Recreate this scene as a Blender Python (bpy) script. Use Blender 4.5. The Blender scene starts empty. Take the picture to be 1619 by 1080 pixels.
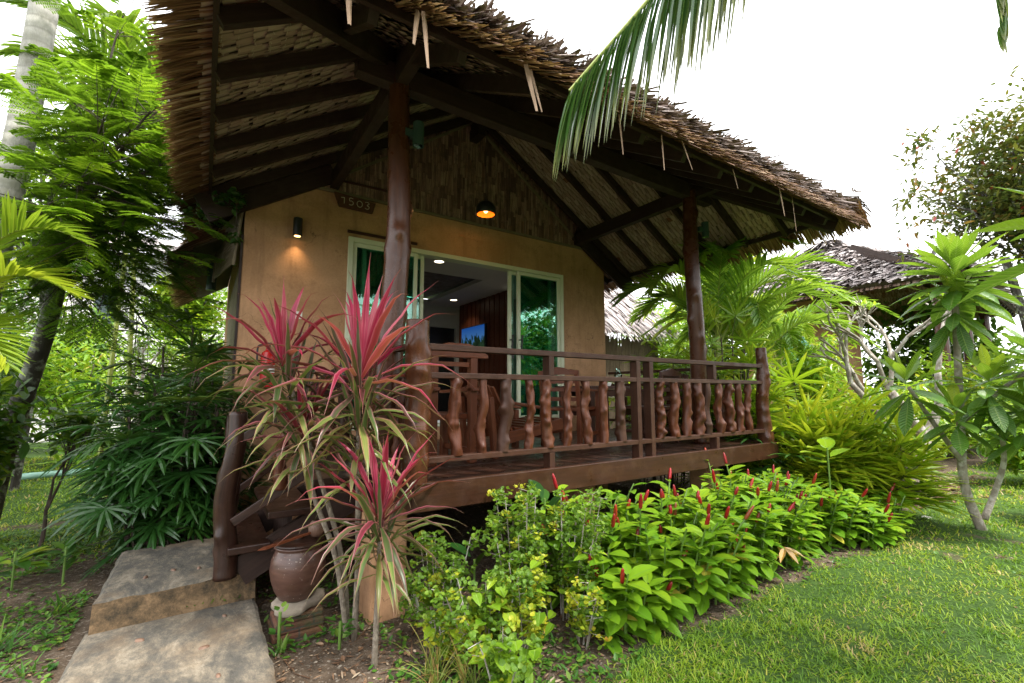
import bpy, math, random
import numpy as np
from mathutils import Vector
R = math.radians
rng = np.random.default_rng(7)
random.seed(7)
C = bpy.context.scene.collection
scene = bpy.context.scene

# ---------------------------------------------------------------- camera
cam_data = bpy.data.cameras.new('camera')
cam = bpy.data.objects.new('camera', cam_data)
C.objects.link(cam)
cam_data.sensor_width = 36.0
cam_data.lens = 725.0 / 1619.0 * 36.0
cam_data.clip_start = 0.05
cam_data.clip_end = 600
YAW = R(56.22)      # heading measured from +X towards +Y
PITCH = R(6.3)
cam.location = (0, 0, 1.55)
cam.rotation_euler = (R(90) + PITCH, 0, YAW - R(90))
scene.camera = cam

# ---------------------------------------------------------------- world and sun (bright overcast)
SUN_EL, SUN_AZ = R(60), R(-62)     # azimuth of the sun measured from +X towards +Y
world = bpy.data.worlds.new('World')
scene.world = world
world.use_nodes = True
wt = world.node_tree
wt.nodes.clear()
w_out = wt.nodes.new('ShaderNodeOutputWorld')
w_bg = wt.nodes.new('ShaderNodeBackground')
w_sky = wt.nodes.new('ShaderNodeTexSky')
w_sky.sky_type = 'NISHITA'
w_sky.sun_disc = False
w_sky.sun_elevation = SUN_EL
w_sky.sun_rotation = R(90) - SUN_AZ
w_hs = wt.nodes.new('ShaderNodeHueSaturation')
w_hs.inputs['Saturation'].default_value = 0.3
w_mix = wt.nodes.new('ShaderNodeMix')
w_mix.data_type = 'RGBA'
w_mix.inputs[0].default_value = 0.85            # the cloud layer
w_mix.inputs[7].default_value = (9.6, 9.7, 9.9, 1)
wt.links.new(w_sky.outputs[0], w_hs.inputs['Color'])
wt.links.new(w_hs.outputs[0], w_mix.inputs[6])
wt.links.new(w_mix.outputs[2], w_bg.inputs['Color'])
w_bg.inputs['Strength'].default_value = 0.15
wt.links.new(w_bg.outputs[0], w_out.inputs['Surface'])

sun_data = bpy.data.lights.new('sun', 'SUN')
sun_data.energy = 3.0
sun_data.angle = R(12)
sun_data.color = (1.0, 0.95, 0.86)
sun = bpy.data.objects.new('sun', sun_data)
C.objects.link(sun)
sv = Vector((math.cos(SUN_EL)*math.cos(SUN_AZ), math.cos(SUN_EL)*math.sin(SUN_AZ), math.sin(SUN_EL)))
sun.rotation_euler = sv.to_track_quat('Z', 'Y').to_euler()
sun.location = (0, 0, 12)

scene.view_settings.view_transform = 'Standard'
scene.view_settings.look = 'None'
scene.view_settings.exposure = 1.42
scene.view_settings.gamma = 1.0
scene.render.engine = 'CYCLES'
scene.cycles.max_bounces = 7
scene.cycles.diffuse_bounces = 4
scene.cycles.glossy_bounces = 3
scene.cycles.transmission_bounces = 4
scene.cycles.transparent_max_bounces = 12
scene.cycles.use_denoising = True
scene.cycles.denoising_input_passes = 'RGB_ALBEDO_NORMAL'
scene.cycles.denoising_prefilter = 'NONE'

# ---------------------------------------------------------------- helpers: objects
ORIG = {}
def tag(o, label=None, cat=None, group=None, kind=None):
    if label: o['label'] = label
    if cat: o['category'] = cat
    if group: o['group'] = group
    if kind: o['kind'] = kind
    return o
def thing(name, label, cat, loc=(0, 0, 0), group=None):
    o = bpy.data.objects.new(name, None)
    o.empty_display_size = 0.1
    C.objects.link(o)
    o.location = loc
    ORIG[o] = np.array(loc, float)
    return tag(o, label, cat, group)
def part(name, mb, mat, parent, label=None, bevel=0.0, smooth=False, kind=None):
    org = ORIG[parent]
    o = mb.build(name, mat, org, smooth)
    o.parent = parent
    ORIG[o] = org
    if bevel: add_bevel(o, bevel)
    return tag(o, label, kind=kind)
def solo(name, mb, mat, label, cat, loc, group=None, bevel=0.0, smooth=False, kind=None):
    o = mb.build(name, mat, np.array(loc, float), smooth)
    o.location = loc
    ORIG[o] = np.array(loc, float)
    if bevel: add_bevel(o, bevel)
    return tag(o, label, cat, group, kind)
def struct(name, mb, mat, smooth=False):
    o = mb.build(name, mat, np.zeros(3), smooth)
    ORIG[o] = np.zeros(3)
    o['kind'] = 'structure'
    return o
def add_bevel(o, w):
    m = o.modifiers.new('edge', 'BEVEL')
    m.width = w; m.segments = 2; m.limit_method = 'ANGLE'; m.angle_limit = R(40)
def dup(root, loc, rotz=0.0, label=None, scale=None):
    def cp(o, parent):
        c = o.copy(); C.objects.link(c)
        if parent: c.parent = parent
        for ch in list(o.children): cp(ch, c)
        return c
    r = cp(root, None)
    r.location = loc; r.rotation_euler = (0, 0, rotz)
    if scale: r.scale = (scale, scale, scale)
    if label: r['label'] = label
    return r

# ---------------------------------------------------------------- helpers: meshes
def nrm(a):
    a = np.asarray(a, float)
    return a / np.maximum(np.linalg.norm(a, axis=-1, keepdims=True), 1e-9)
class MB:
    def __init__(s): s.v = []; s.q = []; s.t = []; s.a = []; s.n = 0
    def add(s, v, q=None, t=None, lf=None):
        v = np.asarray(v, float).reshape(-1, 3)
        if lf is None:
            lf = np.column_stack([v[:, 0] + v[:, 1], v[:, 2], np.full(len(v), rng.random())])
        s.v.append(v); s.a.append(np.asarray(lf, float).reshape(-1, 3))
        if q is not None and len(q): s.q.append(np.asarray(q, int).reshape(-1, 4) + s.n)
        if t is not None and len(t): s.t.append(np.asarray(t, int).reshape(-1, 3) + s.n)
        s.n += len(v)
        return s
    def build(s, name, mat, org, smooth=False):
        me = bpy.data.meshes.new(name)
        V = np.concatenate(s.v) - org
        q = np.concatenate(s.q) if s.q else np.zeros((0, 4), int)
        t = np.concatenate(s.t) if s.t else np.zeros((0, 3), int)
        me.vertices.add(len(V)); me.vertices.foreach_set('co', V.astype(np.float32).ravel())
        li = np.concatenate([q.ravel(), t.ravel()]).astype(np.int32)
        ls = np.concatenate([np.arange(len(q))*4, len(q)*4 + np.arange(len(t))*3]).astype(np.int32)
        me.loops.add(len(li)); me.loops.foreach_set('vertex_index', li)
        me.polygons.add(len(ls)); me.polygons.foreach_set('loop_start', ls)
        at = me.attributes.new('lf', 'FLOAT_VECTOR', 'POINT')
        at.data.foreach_set('vector', np.concatenate(s.a).astype(np.float32).ravel())
        me.update(calc_edges=True); me.validate()
        me.polygons.foreach_set('use_smooth', np.full(len(ls), bool(smooth)))
        if mat: me.materials.append(mat)
        o = bpy.data.objects.new(name, me); C.objects.link(o)
        return o
BQ = np.array([[0,3,2,1],[4,5,6,7],[0,1,5,4],[1,2,6,5],[2,3,7,6],[3,0,4,7]])
def box(mb, x0, x1, y0, y1, z0, z1):
    v = [[x0,y0,z0],[x1,y0,z0],[x1,y1,z0],[x0,y1,z0],[x0,y0,z1],[x1,y0,z1],[x1,y1,z1],[x0,y1,z1]]
    return mb.add(v, BQ)
def beam(mb, p0, p1, w, h, up=(0, 0, 1), w1=None, h1=None):
    p0 = np.array(p0, float); p1 = np.array(p1, float)
    d = nrm(p1 - p0); up = np.array(up, float)
    if abs(d @ up) > 0.97: up = np.array([0, 1.0, 0])
    sx = nrm(np.cross(d, up)); u = np.cross(sx, d)
    L = np.linalg.norm(p1 - p0); v = []; lf = []; r = rng.random()
    for p, k, ww, hh in ((p0, 0, w, h), (p1, L, w1 or w, h1 or h)):
        for a, b in ((-1,-1),(1,-1),(1,1),(-1,1)):
            v.append(p + sx*a*ww/2 + u*b*hh/2); lf.append([a*ww/2 + b*hh*0.7, k, r])
    return mb.add(v, BQ, lf=lf)
def poly_prism(mb, pts, off):
    pts = np.array(pts, float); n = len(pts); off = np.array(off, float)
    v = np.concatenate([pts, pts + off]); q = []; t = []
    for i in range(n): j = (i+1) % n; q.append([i, j, n+j, n+i])
    for i in range(1, n-1): t.append([0, i+1, i]); t.append([n, n+i, n+i+1])
    return mb.add(v, q, t)
def tube(mb, pts, rad, sides=8, caps=True, rnd=None):
    pts = np.asarray(pts, float); n = len(pts)
    rad = np.broadcast_to(np.asarray(rad, float), (n,))
    tg = nrm(np.gradient(pts, axis=0)); ref = np.array([0.31, 0.85, 0.42]); ref2 = np.array([0.9, -0.2, 0.38])
    a = np.cross(tg, ref); bad = np.linalg.norm(a, axis=1) < 0.15
    if bad.any(): a = np.cross(tg, ref2)
    a = nrm(a); b = np.cross(tg, a)
    th = np.linspace(0, 2*np.pi, sides, endpoint=False)
    v = pts[:, None] + rad[:, None, None]*(np.cos(th)[None, :, None]*a[:, None] + np.sin(th)[None, :, None]*b[:, None])
    ln = np.concatenate([[0], np.cumsum(np.linalg.norm(np.diff(pts, axis=0), axis=1))])
    rr = rng.random() if rnd is None else rnd
    lf = np.stack([np.broadcast_to(np.cos(th)*rad.mean()*1.6, (n, sides)), np.broadcast_to(ln[:, None], (n, sides)), np.full((n, sides), rr)], -1)
    i = np.arange(n-1)[:, None]*sides; j = np.arange(sides)[None]; j2 = (j+1) % sides
    q = np.stack([i+j, i+j2, i+sides+j2, i+sides+j], -1)
    v = v.reshape(-1, 3); lf = lf.reshape(-1, 3); t = []
    if caps:
        k = len(v); v = np.concatenate([v, pts[:1], pts[-1:]]); lf = np.concatenate([lf, [[0, 0, rr]], [[0, ln[-1], rr]]])
        for m in range(sides):
            t.append([k, (m+1) % sides, m]); t.append([k+1, (n-1)*sides+m, (n-1)*sides+(m+1) % sides])
    return mb.add(v, q, t, lf)
def lathe(mb, c, prof, sides=32):
    c = np.array(c, float); th = np.linspace(0, 2*np.pi, sides, endpoint=False); n = len(prof)
    v = np.array([[c[0]+r*math.cos(a), c[1]+r*math.sin(a), c[2]+z] for r, z in prof for a in th])
    i = np.arange(n-1)[:, None]*sides; j = np.arange(sides)[None]; j2 = (j+1) % sides
    q = np.stack([i+j, i+j2, i+sides+j2, i+sides+j], -1)
    return mb.add(v, q)
def log(mb, p0, p1, r0, r1, sides=16, rings=36, bend=0.02, knots=6, kamp=0.35, spiral=0.0, tw=5.0, seed=0, rough=0.03):
    g = np.random.default_rng(seed)
    p0 = np.array(p0, float); p1 = np.array(p1, float); L = np.linalg.norm(p1-p0); d = (p1-p0)/L
    a = nrm(np.cross(d, [0.2, 1, 0.1])); b = np.cross(d, a)
    t = np.linspace(0, 1, rings); th = np.linspace(0, 2*np.pi, sides, endpoint=False)
    f1, f2 = g.random(2)*6.28; w1, w2 = 1 + g.random(2)*1.5
    ctr = p0 + (p1-p0)*t[:, None] + bend*(np.sin(t*3.1416*w1+f1)-math.sin(f1)*(1-t))[:, None]*a*np.sin(t*3.1416)[:, None] + bend*np.sin(t*3.1416*w2*1.3+f2)[:, None]*b*np.sin(t*3.1416)[:, None]
    r = (r0 + (r1-r0)*t)[:, None]*np.ones((1, sides))
    k = 1 + rough*np.sin(th*3+f1)[None] + rough*np.sin(th*5+f2+t[:, None]*9)
    if spiral:
        s = np.sin(th[None] + t[:, None]*tw*6.28/2 + f1); k = k + spiral*np.maximum(s, -0.2)**2*np.sign(s+0.3) + spiral*0.5*np.sin(2*th[None]-t[:, None]*tw*5)
    for _ in range(knots):
        kt, ka = g.random()*0.9+0.05, g.random()*6.28; am = kamp*(0.4+g.random())
        da = np.angle(np.exp(1j*(th-ka)))
        k = k + am*np.exp(-(da[None]/0.42)**2 - ((t[:, None]-kt)*L/(0.012+0.4*r0))**2)
    for _ in range(knots*3):
        kt, ka = g.random(), g.random()*6.28; da = np.angle(np.exp(1j*(th-ka)))
        k = k + kamp*0.3*(g.random()-0.25)*np.exp(-(da[None]/0.3)**2 - ((t[:, None]-kt)*L/(0.006+0.22*r0))**2)
    r = r*k
    v = ctr[:, None] + r[..., None]*(np.cos(th)[None, :, None]*a + np.sin(th)[None, :, None]*b)
    lf = np.stack([np.broadcast_to(np.cos(th)*r0*1.5+np.sin(th)*r0*.7, (rings, sides)), np.broadcast_to(t[:, None]*L, (rings, sides)), np.full((rings, sides), g.random())], -1)
    i = np.arange(rings-1)[:, None]*sides; j = np.arange(sides)[None]; j2 = (j+1) % sides
    q = np.stack([i+j, i+j2, i+sides+j2, i+sides+j], -1)
    v = v.reshape(-1, 3); n = len(v); v = np.concatenate([v, ctr[:1], ctr[-1:]]); lf = np.concatenate([lf.reshape(-1, 3), lf[0, :1], lf[-1, :1]])
    tt = []
    for m in range(sides):
        tt.append([n, (m+1) % sides, m]); tt.append([n+1, (rings-1)*sides+m, (rings-1)*sides+(m+1) % sides])
    return mb.add(v, q, tt, lf)

# leaf blades, many at once: base points, directions, lengths, widths
STRAP = [0.45, 0.85, 1.0, 1.0, 0.9, 0.6, 0.04]
LANCE = [0.12, 0.75, 1.0, 0.9, 0.6, 0.05]
OVATE = [0.1, 0.85, 1.0, 0.85, 0.5, 0.03]
FING = [0.25, 0.9, 1.0, 0.85, 0.12]
NEEDLE = [0.7, 1.0, 0.75, 0.03]
DIAM = [0.15, 1.0, 0.1]
def blades(mb, base, d, L, W, droop=0.5, prof=STRAP, fold=0.2, rnd=None, side=None, roll=0.0, pw=1.0, cross=3, wav=0.0):
    base = np.asarray(base, float).reshape(-1, 3); K = len(base)
    d = nrm(np.broadcast_to(d, (K, 3)))
    L = np.broadcast_to(np.asarray(L, float), (K,)); W = np.broadcast_to(np.asarray(W, float), (K,))
    droop = np.broadcast_to(np.asarray(droop, float), (K,)); prof = np.asarray(prof, float); S = len(prof)-1
    rnd = rng.random(K) if rnd is None else np.broadcast_to(np.asarray(rnd, float), (K,))
    sm = (np.arange(S)+0.5)/S
    t = nrm(d[:, None] - droop[:, None, None]*(sm**pw)[None, :, None]*np.array([0, 0, 1.0]))
    p = np.concatenate([np.zeros((K, 1, 3)), np.cumsum(t*(L/S)[:, None, None], axis=1)], 1) + base[:, None]
    if side is None:
        side = np.cross(d, [0, 0, 1.0]); m = np.linalg.norm(side, axis=1) < 0.15
        az = rng.random(K)*6.283
        side[m] = np.stack([np.cos(az), np.sin(az), 0*az], 1)[m]
    side = nrm(np.broadcast_to(side, (K, 3)))
    side = nrm(side - (side*d).sum(1, keepdims=True)*d)
    roll = np.broadcast_to(np.asarray(roll, float), (K,))
    n0 = np.cross(side, d); side = side*np.cos(roll)[:, None] + n0*np.sin(roll)[:, None]
    tn = np.concatenate([t, t[:, -1:]], 1)
    sd = nrm(side[:, None] - (side[:, None]*tn).sum(-1, keepdims=True)*tn)
    nn = np.cross(sd, tn)
    if wav: p = p + nn*(wav*L[:, None]*np.sin(np.arange(S+1)[None]*2.1+rnd[:, None]*20))[..., None]
    w = W[:, None]*prof[None]/2
    vv = np.linspace(0, 1, S+1)
    if cross == 3:
        v = np.stack([p - sd*w[..., None], p - nn*(w*fold*2)[..., None], p + sd*w[..., None]], 2)
        lf = np.empty((K, S+1, 3, 3)); lf[..., 0] = np.array([0, .5, 1]); lf[..., 1] = vv[None, :, None]; lf[..., 2] = rnd[:, None, None]
        k0 = (np.arange(K)*(S+1)*3)[:, None] + (np.arange(S)*3)[None]
        q = np.stack([np.stack([k0, k0+1, k0+4, k0+3], -1), np.stack([k0+1, k0+2, k0+5, k0+4], -1)], 2)
    else:
        v = np.stack([p - sd*w[..., None], p + sd*w[..., None]], 2)
        lf = np.empty((K, S+1, 2, 3)); lf[..., 0] = np.array([0, 1]); lf[..., 1] = vv[None, :, None]; lf[..., 2] = rnd[:, None, None]
        k0 = (np.arange(K)*(S+1)*2)[:, None] + (np.arange(S)*2)[None]
        q = np.stack([k0, k0+1, k0+3, k0+2], -1)
    mb.add(v, q, lf=lf)
    return p[:, -1]
def dirs(K, el0, el1):
    az = rng.random(K)*6.283; el = R(el0) + rng.random(K)*(R(el1)-R(el0))
    return np.stack([np.cos(az)*np.cos(el), np.sin(az)*np.cos(el), np.sin(el)], 1)
def bez(p0, p1, p2, n):
    t = np.linspace(0, 1, n)[:, None]; p0, p1, p2 = map(lambda a: np.array(a, float), (p0, p1, p2))
    return (1-t)**2*p0 + 2*t*(1-t)*p1 + t*t*p2
def path(pts, n=12):
    pts = np.asarray(pts, float); k = len(pts)
    if k == 2: return pts[0] + np.linspace(0, 1, n)[:, None]*(pts[1]-pts[0])
    e = np.concatenate([2*pts[:1]-pts[1:2], pts, 2*pts[-1:]-pts[-2:-1]]); out = []
    for i in range(k-1):
        a, b, c, dd = e[i:i+4]; m = max(2, n//(k-1)); t = np.linspace(0, 1, m, endpoint=(i == k-2))[:, None]
        out.append(0.5*(2*b+(c-a)*t+(2*a-5*b+4*c-dd)*t*t+(3*b-a-3*c+dd)*t**3))
    return np.concatenate(out)

# ---------------------------------------------------------------- helpers: materials
MATS = {}
class NT:
    def __init__(s, name):
        s.m = bpy.data.materials.new(name); s.m.use_nodes = True
        s.t = s.m.node_tree; s.t.nodes.clear(); s.out = s.t.nodes.new('ShaderNodeOutputMaterial')
    def n(s, typ, ins=None, **props):
        o = s.t.nodes.new('ShaderNode'+typ)
        for k, v in props.items(): setattr(o, k, v)
        for k, v in (ins or {}).items():
            i = o.inputs[k]
            if isinstance(v, bpy.types.NodeSocket): s.t.links.new(v, i)
            elif isinstance(v, bpy.types.Node): s.t.links.new(v.outputs[0], i)
            else:
                if i.type == 'RGBA' and len(v) == 3: v = (*v, 1)
                i.default_value = v
        return o
    def math(s, op, a, b=0.0, c=0.0): return s.n('Math', {0: a, 1: b, 2: c}, operation=op).outputs[0]
    def mix(s, f, a, b, blend='MIX'):
        return s.n('Mix', {0: f, 6: a, 7: b}, data_type='RGBA', blend_type=blend).outputs[2]
    def ramp(s, f, stops):
        r = s.n('ValToRGB', {0: f}); e = r.color_ramp.elements
        while len(e) < len(stops): e.new(0.5)
        for el, (p, c) in zip(e, stops): el.position = p; el.color = (*c, 1) if len(c) == 3 else c
        return r.outputs[0]
    def rng(s, f, a, b, c=0.0, d=1.0): return s.n('MapRange', {0: f, 1: a, 2: b, 3: c, 4: d}).outputs[0]
    def noise(s, vec, scale, detail=4.0, rough=0.55, dist=0.0):
        return s.n('TexNoise', {'Vector': vec, 'Scale': scale, 'Detail': detail, 'Roughness': rough, 'Distortion': dist}).outputs[0]
    def obj(s): return s.n('TexCoord').outputs['Object']
    def lf(s):
        a = s.n('Attribute', attribute_name='lf'); x = s.n('SeparateXYZ', {0: a.outputs['Vector']})
        return a.outputs['Vector'], x.outputs[0], x.outputs[1], x.outputs[2]
    def done(s, sh):
        s.t.links.new(sh.outputs[0], s.out.inputs['Surface']); MATS[s.m.name] = s.m
        return s.m
def plain(name, c1, c2=None, scale=6.0, rough=0.6, bump=0.2, dist=0.01, metallic=0.0, c3=None, bscale=None, spec=0.5):
    k = NT(name); o = k.obj(); n = k.noise(o, scale, 6, 0.6, 0.3)
    col = k.ramp(n, [(0.3, c1), (0.7, c2 or c1)])
    if c3: col = k.mix(k.rng(k.noise(o, scale*0.33, 4, 0.7), 0.52, 0.68), col, c3)
    b = k.n('Bump', {'Strength': bump, 'Distance': dist, 'Height': k.noise(o, bscale or scale*6, 6, 0.65)})
    return k.done(k.n('BsdfPrincipled', {'Base Color': col, 'Roughness': rough, 'Normal': b, 'Metallic': metallic, 'Specular IOR Level': spec}))
def wood(name, c1, c2, rough=0.4, wear=None, wamt=0.5, bump=0.25, coat=0.0, fine=30.0):
    k = NT(name); a, u, v, r = k.lf()
    vec = k.n('CombineXYZ', {0: k.math('MULTIPLY', u, fine), 1: k.math('MULTIPLY', v, 2.2), 2: k.math('MULTIPLY', r, 41.0)}).outputs[0]
    g = k.noise(vec, 1.0, 6, 0.65, 0.6)
    col = k.ramp(g, [(0.25, c1), (0.75, c2)])
    col = k.mix(k.math('MULTIPLY', r, 0.35), col, c1)
    o = k.obj()
    if wear: col = k.mix(k.math('MULTIPLY', k.rng(k.noise(o, 5, 8, 0.72), 0.5, 0.72), wamt), col, wear)
    rg = k.rng(k.noise(o, 9, 4), 0.3, 0.7, max(rough-0.1, 0.05), rough+0.14)
    h = k.math('ADD', g, k.math('MULTIPLY', k.noise(o, 60, 4), 0.4))
    b = k.n('Bump', {'Strength': bump, 'Distance': 0.006, 'Height': h})
    return k.done(k.n('BsdfPrincipled', {'Base Color': col, 'Roughness': rg, 'Normal': b, 'Coat Weight': coat, 'Coat Roughness': 0.15, 'Specular IOR Level': 0.3}))
def leaf(name, stops, rough=0.38, trans=0.35, mid=None, edge=None, eamt=0.6, ribs=0, tip=None, base=None, var=0.3, spec=0.35, streak=0.0, tip0=0.6):
    k = NT(name); a, u, v, r = k.lf(); o = k.obj()
    f = k.math('ADD', r, k.math('MULTIPLY', k.math('SUBTRACT', k.noise(o, 2.5, 3), 0.5), var))
    if streak:
        sv_ = k.n('CombineXYZ', {0: k.math('MULTIPLY', u, 9.0), 1: k.math('MULTIPLY', v, 0.8), 2: k.math('MULTIPLY', r, 97.0)}).outputs[0]
        f = k.math('ADD', f, k.math('MULTIPLY', k.math('SUBTRACT', k.noise(sv_, 1.0, 3), 0.5), streak))
    col = k.ramp(f, stops)
    au = k.math('ABSOLUTE', k.math('SUBTRACT', u, 0.5))
    if base: col = k.mix(k.rng(v, 0.0, 0.35, 0.8, 0.0), col, base)
    if tip: col = k.mix(k.rng(v, tip0, 1.0, 0.0, 0.8), col, tip)
    if edge: col = k.mix(k.math('MULTIPLY', k.rng(au, 0.3, 0.47), eamt), col, edge)
    ins = {}
    if ribs:
        ph = k.math('MULTIPLY', k.math('SUBTRACT', v, k.math('MULTIPLY', au, 0.22)), ribs*6.283)
        sn = k.math('SINE', ph)
        col = k.mix(k.rng(sn, 0.6, 1.0, 0.0, 0.4), col, mid or (0.3, 0.4, 0.1))
        ins['Normal'] = k.n('Bump', {'Strength': 0.55, 'Distance': 0.006, 'Height': sn}).outputs[0]
    if mid: col = k.mix(k.rng(au, 0.015, 0.06, 0.75, 0.0), col, mid)
    p = k.n('BsdfPrincipled', {'Base Color': col, 'Roughness': rough, 'Specular IOR Level': spec, **ins})
    tcol = k.mix(0.35, col, k.mix(0.5, col, (0.45, 0.5, 0.02), 'ADD'))
    tr = k.n('BsdfTranslucent', {'Color': tcol})
    return k.done(k.n('MixShader', {0: trans, 1: p.outputs[0], 2: tr.outputs[0]}))

# ---------------------------------------------------------------- materials of the setting and the house
def wall_mat(name, c1, c2, c3, cracks=True):
    k = NT(name); o = k.obj(); n = k.noise(o, 1.3, 8, 0.68, 0.4)
    col = k.ramp(n, [(0.38, c1), (0.58, c2)])
    col = k.mix(k.rng(k.noise(o, 2.7, 9, 0.75), 0.52, 0.72, 0, 0.7), col, c3)
    zz = k.n('SeparateXYZ', {0: o}).outputs[2]
    col = k.mix(k.math('MULTIPLY', k.rng(k.noise(k.n('Mapping', {'Vector': o, 'Scale': (5, 5, .5)}).outputs[0], 1.0, 6, .7), .52, .68, 0, .5), 1.0), col, c3)
    col = k.mix(k.rng(k.noise(o, 45, 3), 0.4, 0.75, 0, 0.25), col, c3)
    if cracks:
        w = k.n('VectorMath', {0: o, 1: k.n('TexNoise', {'Vector': o, 'Scale': 3.0, 'Detail': 5.0}).outputs['Color']}, operation='ADD').outputs[0]
        v = k.n('TexVoronoi', {'Vector': w, 'Scale': 1.6}, feature='DISTANCE_TO_EDGE').outputs[0]
        cr = k.math('MULTIPLY', k.rng(v, 0.0, 0.008, 1, 0), k.rng(k.noise(o, 1.1, 2), 0.46, 0.56))
        col = k.mix(k.math('MULTIPLY', cr, 0.7), col, (0.05, 0.03, 0.02))
    b = k.n('Bump', {'Strength': 0.35, 'Distance': 0.012, 'Height': k.math('ADD', k.noise(o, 5, 6, 0.6), k.math('MULTIPLY', k.noise(o, 50, 4), 0.3))})
    return k.done(k.n('BsdfPrincipled', {'Base Color': col, 'Roughness': 0.85, 'Normal': b}))
m_wall = wall_mat('ochre_render', (0.38, 0.205, 0.103), (0.50, 0.282, 0.152), (0.21, 0.112, 0.058))
m_white_wall = wall_mat('pale_render', (0.55, 0.53, 0.54), (0.64, 0.62, 0.62), (0.42, 0.4, 0.4), False)
m_inner = plain('inside_plaster', (0.5, 0.48, 0.47), (0.55, 0.53, 0.52), 2, 0.8, 0.05)
m_tile = plain('tile_floor', (0.3, 0.28, 0.25), (0.36, 0.33, 0.3), 2, 0.25, 0.05)
m_dark_wood = wood('roof_timber', (0.018, 0.010, 0.008), (0.045, 0.024, 0.018), 0.5, (0.07, 0.05, 0.04), 0.4)
m_post_wood = wood('varnished_log', (0.030, 0.010, 0.005), (0.10, 0.034, 0.014), 0.3, (0.10, 0.046, 0.025), 0.4, 0.5, 0.12, 14)
m_bal_wood = wood('baluster_wood', (0.034, 0.009, 0.004), (0.125, 0.038, 0.016), 0.38, (0.11, 0.05, 0.028), 0.5, 0.9, 0.0, 26)
m_rail_wood = wood('weathered_rail', (0.024, 0.009, 0.005), (0.062, 0.024, 0.013), 0.48, (0.11, 0.056, 0.034), 0.5, 0.4)
m_deck_wood = wood('deck_boards', (0.022, 0.009, 0.006), (0.058, 0.024, 0.014), 0.33, (0.08, 0.045, 0.032), 0.5, 0.3)
m_fascia = wood('fascia_wood', (0.024, 0.0088, 0.0045), (0.060, 0.023, 0.0115), 0.36, (0.085, 0.045, 0.024), 0.5, 0.25, 0.05, 18)
m_chair_wood = wood('chair_wood', (0.075, 0.019, 0.008), (0.16, 0.047, 0.019), 0.38, None, 0, 0.2)
m_dark_chair = wood('dark_chair_wood', (0.032, 0.013, 0.009), (0.085, 0.034, 0.022), 0.38, None, 0, 0.2)
m_stair_wood = wood('stair_wood', (0.011, 0.0045, 0.003), (0.040, 0.016, 0.010), 0.34, (0.085, 0.042, 0.027), 0.4, 0.4, 0.1)
m_body = plain('thatch_core', (0.05, 0.035, 0.025), (0.08, 0.055, 0.035), 8, 0.9, 0.3)
m_under = leaf('thatch_underside', [(0.0, (0.25, 0.155, 0.125)), (0.45, (0.39, 0.27, 0.22)), (0.8, (0.50, 0.375, 0.31)), (1.0, (0.20, 0.085, 0.05))], 0.75, 0.06, None, (0.04, 0.025, 0.018), 0.75, var=0.5, streak=0.35)
m_fringe = leaf('thatch_fringe', [(0.0, (0.09, 0.042, 0.024)), (0.5, (0.19, 0.092, 0.05)), (0.82, (0.29, 0.16, 0.09)), (1.0, (0.5, 0.37, 0.25))], 0.6, 0.12, None, var=0.4, streak=0.3)
m_top = leaf('thatch_weathered', [(0.0, (0.045, 0.028, 0.022)), (0.45, (0.115, 0.075, 0.06)), (0.8, (0.22, 0.165, 0.145)), (1.0, (0.42, 0.36, 0.335))], 0.8, 0.05, None, var=0.4, streak=0.4)
m_grey_thatch = leaf('thatch_grey', [(0.0, (0.15, 0.12, 0.115)), (0.45, (0.29, 0.25, 0.245)), (0.8, (0.42, 0.38, 0.37)), (1.0, (0.58, 0.54, 0.53))], 0.85, 0.03, None, var=0.4, streak=0.4)
m_stitch = plain('cane_stitch', (0.40, 0.33, 0.25), (0.5, 0.43, 0.33), 5, 0.7, 0.0)
k = NT('flattened_bamboo'); a, u, v, r = k.lf(); o = k.obj()
g_ = k.noise(k.n('CombineXYZ', {0: k.math('MULTIPLY', u, 110), 1: k.math('MULTIPLY', v, 2.5), 2: k.math('MULTIPLY', r, 50)}).outputs[0], 1.0, 6, .7)
col = k.ramp(r, [(0, (.13, .066, .055)), (.3, (.31, .17, .14)), (.6, (.42, .25, .20)), (.85, (.52, .335, .27)), (1, (.30, .14, .10))])
col = k.mix(k.rng(g_, .42, .62, .8, 0), col, (.05, .03, .025)); col = k.mix(k.rng(k.noise(o, 9, 6, .75), .5, .66, 0, .6), col, (.06, .04, .035))
m_bamboo_panel = k.done(k.n('BsdfPrincipled', {'Base Color': col, 'Roughness': .6, 'Specular IOR Level': .25, 'Normal': k.n('Bump', {'Strength': .5, 'Distance': .006, 'Height': g_}).outputs[0]}))
m_bamboo_pale = wood('split_bamboo', (0.13, 0.10, 0.07), (0.26, 0.2, 0.13), 0.55, (0.06, 0.045, 0.035), 0.6, 0.3, 0.0, 60)
m_alu = plain('cream_aluminium', (0.60, 0.62, 0.46), (0.64, 0.66, 0.50), 3, 0.35, 0.03)
m_black = plain('black_metal', (0.012, 0.012, 0.014), (0.02, 0.02, 0.022), 10, 0.4, 0.05)
m_greenmetal = plain('dark_green_metal', (0.025, 0.055, 0.05), (0.035, 0.07, 0.06), 10, 0.4, 0.05)
def glass_mat(name, tint, fac=0.12):
    k = NT(name)
    fr = k.n('Fresnel', {'IOR': 1.52}).outputs[0]
    f = k.math('MINIMUM', k.math('ADD', k.math('MULTIPLY', fr, 1.25), fac), 1.0)
    return k.done(k.n('MixShader', {0: f, 1: k.n('BsdfTransparent', {'Color': tint}).outputs[0], 2: k.n('BsdfGlossy', {'Color': (0.62, 0.86, 0.76, 1), 'Roughness': 0.0}).outputs[0]}))
m_glass = glass_mat('green_tinted_glass', (0.55, 0.84, 0.76, 1), 0.05)
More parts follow.
